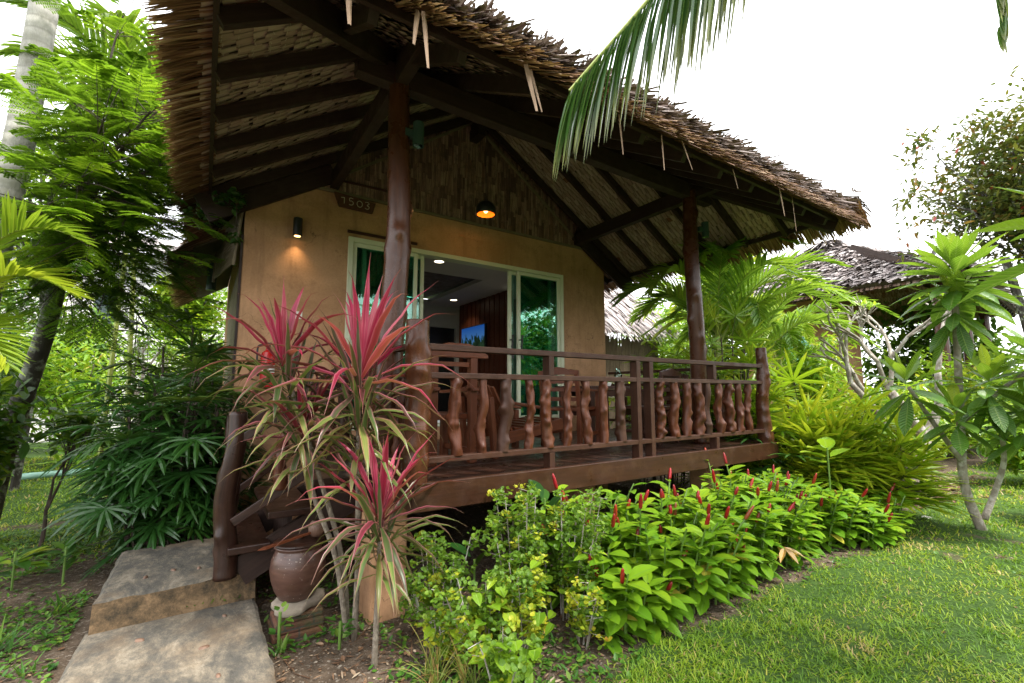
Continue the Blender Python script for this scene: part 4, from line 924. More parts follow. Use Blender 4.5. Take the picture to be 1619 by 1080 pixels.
# ---------------------------------------------------------------- other buildings
def hip_house(name, label, cx, cy, hx, hy, eave, slope, rz, mat_wall, parts=()):
    t = thing(name, label, 'bungalow', (0, 0, 0))
    ov = 3.3
    b_ = MB(); box(b_, -hx+ov, hx-ov, -.2, hy-1.6, 0, eave+.55); part('wall', b_, mat_wall, t)
    c_ = MB(); tp = MB(); un = MB(); h = min(hx, hy)
    defs = [((-hx, 0), (0, 1), (1, 0), hy), ((hx, 0), (0, 1), (-1, 0), hy), ((0, -hy), (1, 0), (0, 1), hx), ((0, hy), (1, 0), (0, -1), hx)]
    ca_ = math.cos(math.atan(slope)); sa_ = math.sin(math.atan(slope))
    for P2, U2, S2, ext in defs:
        P = np.array([*P2, eave]); U = np.array([*U2, 0.]); S = np.array([S2[0]*ca_, S2[1]*ca_, sa_]); N = np.array([-S2[0]*sa_, -S2[1]*sa_, ca_])
        L = h/ca_; q = [P-U*(ext-.25*ca_)+S*.25, P+U*(ext-.25*ca_)+S*.25, P+U*(ext-h+.001)+S*L, P-U*(ext-h+.001)+S*L]
        c_.add(np.array([p+N*.03 for p in q]+[p+N*.12 for p in q]), BQ)
        u, s = courses(lambda s: (-(ext-s*ca_), ext-s*ca_), .0, L, .16, .055, 1.0); K = len(u)
        base = P+U*u[:, None]+S*(s+.45)[:, None]+N*(.13+.05*rng.random(K))[:, None]; d = -S+N*(.05+.25*rng.random(K)**2)[:, None]+U*((rng.random(K)-.5)*.9)[:, None]
        blades(tp, base, d, .4+.3*rng.random(K), .05+.04*rng.random(K), -.2*rng.random(K), [.8, 1, .9, .4], .2, None, np.broadcast_to(U, (K, 3)), (rng.random(K)-.5)*1.2, cross=2)
        u, s = courses(lambda s: (-(ext-s*ca_), ext-s*ca_), .2, min(L, 3.4), .16, .1); K = len(u)
        blades(un, P+U*u[:, None]+S*(s+.2)[:, None]+N*.02, -S+N*(-.2-.1*rng.random(K))[:, None], .24, .1, 0, [1, 1, .9], 0, None, np.broadcast_to(U, (K, 3)), cross=2)
    K = 900; a = (rng.random(K)-.5)*2; hh = h*.62; base = np.where(hx >= hy, np.stack([a*(hx-h+.5), (rng.random(K)-.5)*.5, np.full(K, eave+h*slope+.18)], 0), np.stack([(rng.random(K)-.5)*.5, a*(hy-h+.5), np.full(K, eave+h*slope+.18)], 0)).T
    az_ = rng.random(K)*6.283; blades(tp, base, np.stack([np.cos(az_), np.sin(az_), -.45+.4*rng.random(K)], 1), .5+.4*rng.random(K), .07, .3, [.8, 1, .9, .4], .2, cross=2)
    rf = part('thatched_roof', c_, m_body, t); part('thatch_top', tp, m_grey_thatch, rf); part('thatch_underside', un, m_under, rf)
    for i in range(int(2*hx/.6)):
        x = -hx+.5+.6*i; b_ = MB(); beam(b_, (x, -hy+.2, eave+.02), (x, -hy+2.6, eave+.02+2.4*slope), .06, .14); part('rafter', b_, m_dark_wood, t)
    for i in range(int(2*hy/.6)):
        y = -hy+.5+.6*i; b_ = MB(); beam(b_, (-hx+.2, y, eave+.02), (-hx+2.6, y, eave+.02+2.4*slope), .06, .14); part('rafter', b_, m_dark_wood, t)
    return t
nb_ = hip_house('bungalow', 'neighbouring bungalow with a grey thatched roof behind the bare frangipani', 0, 0, 4.8, 4.3, 4.3, .60, 0, m_wall)
for x, y in ((-3.9, -3.4), (3.7, -3.4), (-.2, -3.4)):
    b_ = MB(); tube(b_, [(x, y, 0), (x, y, 4.4)], .13, 12); part('veranda_post', b_, m_post_wood, nb_)
b_ = MB(); box(b_, -1.53, -1.49, .4, 1.4, 2.6, 3.6); wn_ = part('window', b_, m_alu, nb_); b_ = MB(); box(b_, -1.55, -1.531, .46, 1.34, 2.66, 3.54); part('pane', b_, m_glass, wn_)
nb_.location = (19.6, 7.3, 0); nb_.rotation_euler = (0, 0, R(4))
# bamboo-walled annex with its own thatch, behind the right end of the veranda
an = thing('bamboo_annex', 'low bamboo-walled annex with a shaggy thatched eave behind the deck palms', 'annex', (7.5, 8.2, 0))
for (A, B) in (((6.15, 7.4), (9.3, 7.4)), ((9.3, 7.4), (9.3, 9.6))):
    A = np.array(A); B = np.array(B); n = int(np.linalg.norm(B-A)/.045); b_ = MB()
    for i in range(n):
        p = A+(B-A)*(i+.5)/n; h_ = 2.75+.25*rng.random(); tube(b_, [(p[0]+.01*rng.random(), p[1]+.01*rng.random(), 0), (p[0], p[1], h_/2), (p[0]+.02*rng.random(), p[1]+.02*rng.random(), h_)], .02, 6)
    part('bamboo_wall', b_, m_bamboo_pale, an)
b_ = MB()
for lay in range(9):
    K = 330; x = 6.0+rng.random(K)*3.8; yy = 7.35+.16*lay; zz = 3.2+.13*lay
    blades(b_, np.stack([x, yy+0*x, zz+.06*rng.random(K)], 1), np.stack([(rng.random(K)-.5)*.8, -1+0*x, -.8+.5*(rng.random(K)-.5)], 1), .45+.3*rng.random(K), .045, .3, [1, 1, .8, .2], .2, None, None, (rng.random(K)-.5), cross=2)
part('thatch_eave', b_, m_grey_thatch, an)
b_ = MB(); poly_prism(b_, [(6.05, 7.2, 2.98), (9.7, 7.2, 2.98), (9.7, 9.0, 4.3), (6.05, 9.0, 4.3)], (0, 0, .06)); part('thatch_core', b_, m_body, an)
b_ = MB(); beam(b_, (6.1, 7.5, 3.0), (9.4, 7.5, 3.0), .1, .12); part('wall_beam', b_, m_dark_wood, an)
# pale building far behind the left garden
wb = thing('pale_house', 'pale two-storey house with tall dark shuttered windows beyond the left garden', 'house', (-1.5, 21, 0))
b_ = MB(); box(b_, -6.5, 2.5, 20.2, 26, 0, 6.3); part('wall', b_, m_white_wall, wb)
b_ = MB(); poly_prism(b_, [(-7, 19.6, 6.301), (3, 19.6, 6.301), (3, 23, 7.6), (-7, 23, 7.6)], (0, 0, .12)); part('roof', b_, m_grey_thatch, wb)
m_pane = plain('dark_window_glass', (0.015, 0.03, 0.04), (0.02, 0.04, 0.05), 3, 0.1, 0.0)
for x in (-5.6, -4.2, -2.9, -1.35, -.2, 1.1):
    for z in (1.0, 3.6):
        b_ = MB(); frame(b_, x-.35, x+.35, z, z+1.5, 20.12, 20.22, .07); f_ = part('window', b_, m_white, wb); b_ = MB(); box(b_, x-.28, x+.28, 20.16, 20.2, z+.07, z+1.43); part('pane', b_, m_pane, f_)
b_ = MB(); box(b_, -6.6, 2.6, 20.05, 20.2, 3.05, 3.25); part('ledge', b_, m_white_wall, wb)

# ---------------------------------------------------------------- plant materials (leaf colours, one with sunlight put in)
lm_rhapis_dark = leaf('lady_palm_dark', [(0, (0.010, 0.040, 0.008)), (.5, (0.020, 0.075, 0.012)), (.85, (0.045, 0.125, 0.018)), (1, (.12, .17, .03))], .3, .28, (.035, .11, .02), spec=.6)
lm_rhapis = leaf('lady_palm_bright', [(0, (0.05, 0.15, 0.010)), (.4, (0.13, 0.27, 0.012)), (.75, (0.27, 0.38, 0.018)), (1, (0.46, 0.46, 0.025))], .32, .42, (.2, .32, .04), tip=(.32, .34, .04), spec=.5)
lm_rhapis_sun = leaf('lady_palm_sunlit', [(0, (0.08, 0.20, 0.010)), (.4, (0.19, 0.34, 0.012)), (.75, (0.34, 0.43, 0.018)), (1, (0.50, 0.49, 0.025))], .35, .45, (.28, .38, .03), tip=(.4, .4, .03), spec=.3)  # brighter copy of the lady palm green, sunlight put into the colour
lm_areca = leaf('areca_green', [(0, (0.06, 0.16, 0.014)), (.5, (0.15, 0.28, 0.024)), (.85, (0.28, 0.39, 0.04)), (1, (.44, .45, .05))], .33, .42, (.2, .33, .07))
lm_yellow_palm = leaf('yellow_green_palm', [(0, (0.10, 0.20, 0.015)), (.5, (0.22, 0.32, 0.02)), (.85, (0.38, 0.42, 0.03)), (1, (.5, .45, .05))], .35, .45, (.34, .4, .05))  # yellow-green leaf of the low left palm
lm_coconut = leaf('coconut_frond', [(0, (0.022, 0.070, 0.014)), (.5, (0.045, 0.115, 0.022)), (.8, (0.10, 0.17, 0.026)), (1, (.3, .29, .04))], .24, .3, (.10, .2, .06), tip=(.26, .24, .09), spec=.6)
lm_cordyline = leaf('pink_cordyline', [(0, (0.55, 0.17, 0.20)), (.08, (0.46, 0.045, 0.11)), (.2, (0.29, 0.012, 0.045)), (.45, (0.13, 0.014, 0.032)), (.6, (0.055, 0.045, 0.028)), (.78, (0.07, 0.12, 0.03)), (.92, (0.14, 0.19, 0.045)), (1, (.22, .19, .06))], .33, .3, None, (.48, .14, .18), .5, var=.25, streak=.5, tip=(.22, .13, .07), tip0=.86)
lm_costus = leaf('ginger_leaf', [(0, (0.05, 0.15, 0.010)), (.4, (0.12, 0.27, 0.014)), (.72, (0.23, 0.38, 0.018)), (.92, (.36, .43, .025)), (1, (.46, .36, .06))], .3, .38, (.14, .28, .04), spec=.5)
lm_small = leaf('small_round_leaf', [(0, (0.05, 0.12, 0.014)), (.45, (0.13, 0.25, 0.022)), (.7, (0.27, 0.36, 0.025)), (.9, (.42, .44, .03)), (.97, (.5, .42, .03)), (1, (.5, .28, .03))], .45, .38, None, None, var=.5)
lm_heart = leaf('vine_leaf', [(0, (0.14, 0.28, 0.016)), (.6, (0.25, 0.41, 0.024)), (1, (0.38, 0.48, 0.035))], .4, .42, (.26, .4, .08))
lm_rosette = leaf('ribbed_leaf', [(0, (0.03, 0.10, 0.014)), (.5, (0.08, 0.20, 0.016)), (.8, (0.18, 0.31, 0.02)), (1, (.32, .40, .03))], .33, .36, (.2, .3, .06), ribs=15, spec=.5)
lm_under = leaf('pale_leaf_back', [(0, (.2, .3, .2)), (1, (.3, .42, .28))], .5, .3, (.4, .5, .36), ribs=13)
lm_feather = leaf('feathery_leaflet', [(0, (0.05, 0.14, 0.010)), (.45, (0.13, 0.27, 0.014)), (.8, (0.25, 0.38, 0.018)), (1, (.42, .46, .025))], .45, .5, None, var=.7)
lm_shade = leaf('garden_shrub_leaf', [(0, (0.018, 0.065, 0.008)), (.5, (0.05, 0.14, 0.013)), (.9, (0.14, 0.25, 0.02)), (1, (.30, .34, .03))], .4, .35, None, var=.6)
lm_rust = leaf('rusty_tree_leaf', [(0, (0.020, 0.050, 0.014)), (.45, (0.055, 0.085, 0.018)), (.75, (0.11, 0.105, 0.024)), (.93, (.14, .065, .02)), (1, (.26, .03, .03))], .45, .3, None, var=.5)
lm_grass = leaf('turf_blade', [(0, (0.055, 0.145, 0.012)), (.4, (0.13, 0.25, 0.016)), (.75, (0.25, 0.36, 0.022)), (.92, (.40, .40, .05)), (1, (.42, .31, .14))], .5, .35, None, var=.9)
lm_weed = leaf('weed_leaf', [(0, (0.03, 0.11, 0.014)), (.6, (0.08, 0.20, 0.024)), (1, (.18, .28, .04))], .42, .35, None, var=.4)
lm_drygrass = leaf('dry_grass_blade', [(0, (.12, .2, .03)), (.5, (.3, .3, .07)), (1, (.34, .17, .08))], .5, .35)
lm_litter = leaf('fallen_leaf', [(0, (.07, .035, .02)), (.4, (.16, .085, .045)), (.75, (.27, .17, .10)), (1, (.40, .32, .23))], .7, .1, None, var=.3)
m_red_cone = NT('red_ginger_cone'); k = m_red_cone; o = k.obj(); a, u, v, r = k.lf()
m_red_cone = k.done(k.n('BsdfPrincipled', {'Base Color': k.mix(k.rng(k.noise(o, 60, 3), .55, .7, 0, .6), k.ramp(r, [(0, (.30, .006, .010)), (.7, (.22, .006, .012)), (.88, (.32, .028, .01)), (1, (.18, .06, .02))]), (.06, .01, .012)), 'Roughness': .3}))
def bark(name, c1, c2, c3, sc=8, amt=.6, ring=0):
    k = NT(name); o = k.obj(); a, u, v, r = k.lf()
    n = k.noise(k.n('Mapping', {'Vector': o, 'Scale': (1, 1, .35)}).outputs[0], sc*2, 8, .7)
    col = k.ramp(n, [(.3, c1), (.7, c2)])
    col = k.mix(k.rng(k.noise(o, sc, 5, .6), .5, .62, 0, amt), col, c3)
    h = n
    if ring:
        s = k.math('SINE', k.math('MULTIPLY', k.math('ADD', v, k.math('MULTIPLY', k.noise(o, 2, 2), .12)), ring*6.283)); col = k.mix(k.rng(s, .75, 1, 0, .6), col, c1); h = k.math('ADD', n, k.math('MULTIPLY', s, -.3))
    return k.done(k.n('BsdfPrincipled', {'Base Color': col, 'Roughness': .85, 'Normal': k.n('Bump', {'Strength': .7, 'Distance': .02, 'Height': h}).outputs[0]}))
m_bark_pale = bark('pale_bark', (.16, .13, .10), (.36, .32, .27), (.52, .50, .46), 9, .7)
m_bark_palm = bark('ringed_palm_bark', (.20, .19, .165), (.38, .37, .33), (.20, .19, .14), 5, .5, 7.0)
m_bark_dark = bark('dark_lichened_bark', (.022, .018, .014), (.06, .05, .04), (.30, .32, .26), 7, .85)
m_twig = bark('dark_twig', (.03, .02, .015), (.08, .055, .04), (.12, .1, .08))
m_cane = bark('cordyline_stem', (.10, .08, .06), (.22, .18, .135), (.30, .26, .2), 30, .6)
m_stem_green = plain('green_stem', (.09, .17, .03), (.14, .23, .045), 8, .45, .1)
m_rachis = plain('palm_rachis', (.20, .26, .05), (.30, .34, .07), 6, .4, .1)
m_petal = plain('white_petal', (.78, .77, .7), (.82, .8, .74), 6, .6, .05)

# ---------------------------------------------------------------- plant builders
def fans(mb, st, c, ax, L, W, nf, droop=.5, spread=118, prof=FING, r0=None):
    c = np.asarray(c, float); ax = nrm(ax); n = len(c)
    sd = np.cross(ax, [0, 0, 1.0]); sd = nrm(np.where(np.linalg.norm(sd, axis=1, keepdims=True) < .1, [1.0, 0, 0], sd))
    for k_ in range(n):
        m = int(nf + rng.integers(-1, 3)); th = np.linspace(-R(spread), R(spread), m) + (rng.random(m)-.5)*.12
        tilt = (rng.random()-.5)*.5; up = np.cross(sd[k_], ax[k_]); s2 = sd[k_]*math.cos(tilt)+up*math.sin(tilt)
        d = np.cos(th)[:, None]*ax[k_] + np.sin(th)[:, None]*s2 + up*.18*np.abs(np.sin(th))[:, None]
        l = L*(.82+.3*rng.random())*(1-.28*(np.abs(th)/R(spread))**2)
        blades(mb, np.repeat(c[k_:k_+1], m, 0), d, l, W*(.8+.4*rng.random(m)), droop*(.6+.8*rng.random()), prof, .22, np.clip((rng.random() if r0 is None else r0[k_])+.12*(rng.random(m)-.5), 0, 1), np.broadcast_to(np.cross(d, np.cross(ax[k_], s2)), (m, 3)))
def lady_palm(name, label, c, rx, ry, H, canes, per, L, W, mat, group=None, droop=.6, hmin=.35, lean=.22, nf=8, tilt=.6):
    t = thing(name, label, 'palm', (c[0], c[1], 0), group); fol = MB(); st = MB()
    for i in range(canes):
        a = rng.random()*6.283; q = math.sqrt(rng.random()); p = np.array([c[0]+rx*q*math.cos(a), c[1]+ry*q*math.sin(a), -.02])
        h = H*(hmin+(1-hmin)*rng.random()**.7)*(1-.25*q); top = p + [rx*lean*math.cos(a)*q*2, ry*lean*math.sin(a)*q*2, h]
        pts = bez(p, (p+top)/2+[0, 0, .1], top, 8); tube(st, pts, .011, 5, False)
        f = .3+.7*np.linspace(0, 1, per); base = np.stack([np.interp(f, np.linspace(0, 1, 8), pts[:, j]) for j in range(3)], 1)
        d = dirs(per, -5, 50); d[-1] = nrm([.2*math.cos(a), .2*math.sin(a), 1]); out = np.array([math.cos(a)*q, math.sin(a)*q, 0]); d = nrm(d+out*.7)
        pl_ = .16+.22*rng.random(per); tips = base+d*pl_[:, None]-[0, 0, .02]
        for b0, t0 in zip(base, tips): tube(st, [b0, (b0+t0)/2+[0, 0, .015], t0], .004, 3, False)
        fans(fol, st, tips, d-[0, 0, tilt], L, W, nf, droop*.8, r0=np.clip(.15+.5*f*rng.random(per)+.35*rng.random(per), 0, 1))
    part('foliage', fol, mat, t); part('stems', st, m_twig, t)
    return t
def frond(fol, st, pts, L, W, n, ang=55, droop=.8, prof=NEEDLE, r=.012, vee=.5, hang=0.0, lprof=None, rn=None, cross=3):
    pts = np.asarray(pts, float); m = len(pts); tube(st, pts, np.linspace(r, r*.3, m), 6, False)
    f = np.linspace(.14, .995, n); P = np.stack([np.interp(f, np.linspace(0, 1, m), pts[:, j]) for j in range(3)], 1)
    T = nrm(np.stack([np.interp(f, np.linspace(0, 1, m), np.gradient(pts[:, j])) for j in range(3)], 1))
    sd = np.cross(T, [0, 0, 1.0]); bad = np.linalg.norm(sd, axis=1) < .2; sd[bad] = [1, 0, 0]; sd = nrm(sd); up = np.cross(sd, T)
    a = R(ang)*(1-.55*f); lp = np.interp(f, [0, .25, .6, 1], lprof or [.55, 1, .95, .35])
    for s in (-1, 1):
        d = np.cos(a)[:, None]*T + np.sin(a)[:, None]*(sd*s*math.cos(vee)+up*math.sin(vee)) - np.array([0, 0, hang]) + (rng.random((n, 3))-.5)*.14
        blades(fol, P+(rng.random((n, 1))-.5)*.01, d, L*lp*(.9+.2*rng.random(n)), W*(.8+.4*rng.random(n)), droop*(.6+.8*rng.random(n)), prof, .3, np.clip((rng.random() if rn is None else rn)*.7+.3*rng.random(n), 0, 1), np.cross(d, up) if not hang else None, cross=cross)
def clump_palm(name, label, c, fronds, mat, L, W, n, group=None, canes=0, **kw):
    t = thing(name, label, 'palm', (c[0], c[1], 0), group); fol = MB(); st = MB()
    for p in fronds: frond(fol, st, bez(*p, 14), L, W, n, **kw)
    for i in range(canes):
        a = i*2.4; b0 = np.array([c[0]+.18*math.cos(a), c[1]+.18*math.sin(a), -.02]); f0 = np.array(fronds[i % len(fronds)][0]); tube(st, bez(b0, (b0+f0)/2+[0, 0, .2], f0, 8), .03, 7, False)
    part('foliage', fol, mat, t); part('stems', st, m_rachis, t)
    return t
def strap_head(mb, c, n, Lmax, W, ax=(0, 0, 1), el_lo=-35, r_lo=0.0, r_hi=1.0, hang=1.0):
    i = (np.arange(n)+.5)/n; az = np.arange(n)*2.39996+rng.random(n)*.35; el = R(86)-(R(86)-R(el_lo))*i**1.1
    d = nrm(np.stack([np.cos(az)*np.cos(el), np.sin(az)*np.cos(el), np.sin(el)], 1) + (rng.random((n, 3))-.5)*.35)
    base = np.array(c)+np.stack([np.cos(az)*.012, np.sin(az)*.012, -.24*i*Lmax], 1)
    L = Lmax*(.62+.5*np.sin(np.pi*np.clip(i*.8+.18, 0, 1)))*(.85+.3*rng.random(n))
    dr = (.55+1.35*i)*(.6+.9*rng.random(n))*hang
    blades(mb, base, d, L, W*(.8+.4*rng.random(n)), dr, [.32, .5, .8, 1, 1, .9, .7, .42, .1, .03], .3, np.clip(r_lo+(r_hi-r_lo)*i+.16*(rng.random(n)-.5), 0, 1), None, (rng.random(n)-.5)*.9, 1.9, wav=.009)
def leafcloud(mb, P, L, W, prof=LANCE, el=(-40, 50), droop=.5, rnd=None, fold=.15, cross=3, out=None):
    K = len(P); d = dirs(K, *el)
    if out is not None: d = nrm(d+out)
    blades(mb, P, d, L*(.7+.6*rng.random(K)), W*(.75+.5*rng.random(K)), droop*(.5+rng.random(K)), prof, fold, rnd, None, (rng.random(K)-.5)*1.2, cross=cross)
def blob(K, c, r, shell=.55):
    d = dirs(K, -90, 90); z = rng.random(K)*2-1; az = rng.random(K)*6.283; s = np.sqrt(1-z*z); d = np.stack([s*np.cos(az), s*np.sin(az), z], 1)
    q = (shell**3+(1-shell**3)*rng.random(K))**(1/3)
    return np.array(c)+d*q[:, None]*np.array(r)
def branching(st, p0, d0, L, r, depth, tips, spread=.6, up=.25, k=2, sides=6, taper=.65, g=rng):
    p0 = np.array(p0, float); d = nrm(d0); p1 = p0+d*L; mid = (p0+p1)/2+(g.random(3)-.5)*L*.18
    tube(st, bez(p0, mid, p1, 6), np.linspace(r, r*taper, 6), sides, False)
    if depth == 0: tips.append((p1, d)); return
    for i in range(k):
        v = g.normal(size=3); v = nrm(v-(v@d)*d); branching(st, p1, nrm(d+v*spread*(.6+.6*g.random())+np.array([0, 0, up])), L*(.62+.25*g.random()), r*taper, depth-1, tips, spread, up, k+(1 if g.random() < .25 else 0), max(4, sides-1), taper, g)

# ---------------------------------------------------------------- pink cordylines by the stairs
def cordyline(label, stem, heads):
    t = thing('cordyline', label, 'cordyline', (stem[0][0], stem[0][1], 0), 'pink cordylines beside the stairs')
    st = MB(); tube(st, path(stem, 20), np.linspace(.019, .013, len(path(stem, 20))), 9); part('stem', st, m_cane, t, smooth=True)
    for c, n, L, W, lo, hi in heads:
        fol = MB(); strap_head(fol, c, n, L, W, (0, 0, 1), -38, lo, hi); part('leaf_head', fol, lm_cordyline, t, smooth=True)
    return t
cordyline('tall cordyline with bright pink upper leaves in front of the veranda post', [(.88, 3.1, -.02), (.87, 3.04, .5), (.83, 2.97, 1.1), (.82, 2.95, 1.62)], [((.82, 2.95, 1.70), 38, .70, .046, 0.0, .72), ((.825, 2.955, 1.50), 32, .62, .040, .5, 1.0), ((.83, 2.96, 1.32), 22, .55, .036, .6, 1.0), ((.835, 2.97, 1.12), 16, .5, .034, .66, 1.0)])
cordyline('cordyline with crimson leaves leaning left before the fire extinguisher', [(.86, 3.16, -.02), (.80, 3.16, .5), (.62, 3.18, 1.1), (.43, 3.2, 1.66)], [((.40, 3.2, 1.78), 30, .54, .042, .04, .72), ((.45, 3.2, 1.60), 28, .54, .036, .6, 1.0), ((.5, 3.19, 1.42), 16, .5, .034, .66, 1.0)])
cordyline('dark crimson cordyline lowest among the stems above the jar', [(.85, 3.12, -.02), (.76, 3.13, .5), (.62, 3.18, .9), (.56, 3.2, 1.2)], [((.55, 3.2, 1.32), 34, .46, .038, .22, .75), ((.56, 3.2, 1.2), 16, .48, .036, .6, 1.0)])
cordyline('short cordyline with pink striped leaves nearest the viewer', [(.9, 2.75, -.02), (.905, 2.75, .3), (.91, 2.75, .68)], [((.91, 2.75, .86), 40, .54, .038, .04, .85), ((.91, 2.75, .72), 24, .5, .034, .58, 1.0), ((.908, 2.75, .58), 12, .42, .03, .66, 1.0)])

# ---------------------------------------------------------------- red button ginger bed
def ginger(label, c, rx, ry, n, h0, h1, flowers, big=1.0):
    t = thing('ginger_plant', label, 'ginger plant', (c[0], c[1], 0), 'red button gingers along the deck')
    fol = MB(); st = MB(); cones = []
    for i in range(n):
        a = rng.random()*6.283; q = math.sqrt(rng.random())*(1.0 if rng.random() < .85 else 1.25); p = np.array([c[0]+rx*q*math.cos(a), c[1]+ry*q*math.sin(a), -.01]); h = (h0+(h1-h0)*rng.random())*(.8+.45*(p[1]-c[1]+ry)/(2*ry)*.6)
        ln_ = np.array([math.cos(a)*q*.18+(rng.random()-.5)*.2, math.sin(a)*q*.1-.13*rng.random(), 0])*h*1.3
        top = p+ln_+[0, 0, h]; pts = bez(p, p+[0, 0, h*.6], top, 9); tube(st, pts, np.linspace(.009, .006, 9), 6, False)
        m = int(10+8*rng.random()); f = .1+.9*((np.arange(m)+.5)/m)**.9; P = np.stack([np.interp(f, np.linspace(0, 1, 9), pts[:, j]) for j in range(3)], 1)
        az = np.arange(m)*1.25+rng.random()*6; el = R(38)-R(45)*(1-f)+(rng.random(m)-.5)*.35; d = np.stack([np.cos(az)*np.cos(el), np.sin(az)*np.cos(el), np.sin(el)], 1)
        ll = .17*big*(.8+.4*rng.random(m))*np.where(f > .93, .7, 1)
        blades(fol, P, d, ll, ll*.47, .5+.5*rng.random(m), [.1, .72, 1, .95, .65, .05], .14, np.clip(.25+.45*f*rng.random(m)+.22*rng.random(m)+.8*(rng.random(m) < .035)*(f < .6), 0, 1), None, (rng.random(m)-.5)*.5)
        if len(cones) < flowers: cones.append((top, nrm(pts[-1]-pts[-3]), .06+.07*rng.random()))
    part('foliage', fol, lm_costus, t, smooth=True); part('stems', st, m_stem_green, t)
    for tp, d, hh in cones:
        b_ = MB(); n_ = 9; zs = np.linspace(0, hh, n_); rr = .0135*np.interp(zs/hh, [0, .2, .6, .9, 1], [.75, 1, .95, .6, .15])*(1+.16*(np.arange(n_) % 2)); tube(b_, tp+d*zs[:, None], rr, 10, True, rng.random())
        part('flower_cone', b_, m_red_cone, t, smooth=True)
    return t
ginger('leafy ginger with large drooping leaves at the front end of the bed', (2.42, 2.27), .28, .16, 19, .3, .52, 6, 1.15)
ginger('ginger with upright red cones rising in front of the deck edge', (2.55, 2.70), .34, .2, 28, .58, .82, 11)
ginger('bushy ginger with red cones below the double strut of the railing', (3.1, 2.42), .42, .34, 52, .40, .78, 15)
ginger('bushy ginger with many red cones in the middle of the bed', (3.75, 2.42), .44, .36, 57, .38, .76, 17)
ginger('tall bright ginger touching the fascia near the far end of the deck', (4.5, 2.46), .46, .36, 57, .42, .82, 15)
ginger('ginger with scattered red cones beneath the far corner post', (5.3, 2.45), .46, .36, 52, .36, .76, 12)
ginger('low dark ginger spreading onto the lawn at the far end of the bed', (6.1, 2.15), .55, .26, 36, .26, .5, 6)

# ---------------------------------------------------------------- small-leaved shrubs at the front of the bed
def round_leaves(mb, P, s, rnd):
    K = len(P); blades(mb, P, dirs(K, -20, 70), s*(.7+.6*rng.random(K)), s*(.8+.5*rng.random(K)), .3, [.25, .95, 1, .7, .15], .12, rnd, None, (rng.random(K)-.5)*1.6)
def small_shrub(label, c, h, w, stems, per, s=.026, yellow=.2, heart=0):
    t = thing('small_leaved_shrub', label, 'shrub', (c[0], c[1], 0), 'small-leaved shrubs before the deck'); fol = MB(); st = MB(); hf = MB()
    for i in range(stems):
        a = rng.random()*6.283; q = rng.random(); p = np.array([c[0]+w*.3*q*math.cos(a), c[1]+w*.3*q*math.sin(a), -.01]); hh = h*(.6+.4*rng.random()); top = p+[w*.5*math.cos(a)*q, w*.5*math.sin(a)*q-.04, hh]
        pts = bez(p, (p+top)/2+[0, 0, .05], top, 8); tube(st, pts, np.linspace(.006, .003, 8), 5, False)
        for f in np.linspace(.3, 1, max(3, int(hh/.085))):
            c0 = np.array([np.interp(f, np.linspace(0, 1, 8), pts[:, j]) for j in range(3)])
            for _ in range(2):
                c1 = c0+(rng.random(3)-.5)*[.13, .13, .05]; tube(st, [c0, c1], .002, 3, False); K = int(per*(.7+.6*rng.random()))
                P = blob(K, c1, (.05, .05, .032), .4); yl = rng.random() < yellow*(1.6-f)
                round_leaves(fol, P, s, np.clip((.66 if yl else .25)+.32*rng.random(K), 0, 1))
    part('foliage', fol, lm_small, t); part('stems', st, m_bark_pale, t)
    if heart:
        P = blob(heart, (c[0], c[1]-.06, h*.5), (w*.45, w*.4, h*.45), .6); K = len(P); d = dirs(K, -45, 15); d = nrm(d+np.array([-.25, -.55, 0]))
        blades(hf, P, d, .075*(.7+.7*rng.random(K)), .07*(.75+.5*rng.random(K)), .6, [.7, 1, .85, .5, .05], .12, None, None, (rng.random(K)-.5)*.6); part('broad_leaves', hf, lm_heart, t)
    return t
small_shrub('small green shrub with round leaves beside the pillar', (1.36, 2.86), .68, .38, 9, 16, .026, .12)
small_shrub('low shrub yellowing at its tips before the pillar', (1.28, 2.62), .42, .3, 6, 18, .026, .45, 6)
small_shrub('round-leaved shrub tangled with broad heart-shaped vine leaves', (1.45, 2.42), .55, .4, 8, 18, .025, .25, 46)
small_shrub('yellowing shrub with bare stalks at the front of the bed', (1.72, 2.40), .58, .38, 9, 20, .027, .65, 10)
small_shrub('tall leggy shrub rising to the deck fascia', (1.86, 2.62), .92, .48, 13, 18, .026, .15, 20)
small_shrub('fine-leaved green shrub between the leggy shrub and the red gingers', (2.15, 2.55), .88, .44, 12, 17, .024, .1, 10)
small_shrub('low shrub with yellow leaf clusters under the front ginger', (2.05, 2.28), .40, .32, 6, 16, .026, .5)
small_shrub('vine-covered low shrub closest to the viewer', (1.42, 2.18), .34, .34, 7, 14, .025, .2, 44)
def broad_plant(label, c, h, n, L, mat, el=(10, 70), W=.45, name='broad_leaved_plant', base=.1, dr=.7):
    t = thing(name, label, 'plant', (c[0], c[1], 0)); fol = MB(); st = MB(); d = dirs(n, *el); z = h*(base+(1-base)*rng.random(n)); b = np.stack([np.full(n, c[0]), np.full(n, c[1]), z], 1)
    tube(st, [(c[0], c[1], -.02), (c[0], c[1], h)], .009, 6); blades(fol, b+d*.04, d, L*(.8+.4*rng.random(n)), L*W, dr, [.08, .7, 1, .95, .6, .05], .15, None); part('foliage', fol, mat, t, smooth=True); part('stem', st, m_stem_green, t); return t
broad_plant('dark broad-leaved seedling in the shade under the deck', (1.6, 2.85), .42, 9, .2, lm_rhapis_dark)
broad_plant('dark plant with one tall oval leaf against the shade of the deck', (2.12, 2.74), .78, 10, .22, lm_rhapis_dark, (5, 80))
broad_plant('tall plant with pale round leaves above the far ginger', (5.75, 2.35), .95, 6, .26, lm_heart, (20, 60), .6, base=.8)

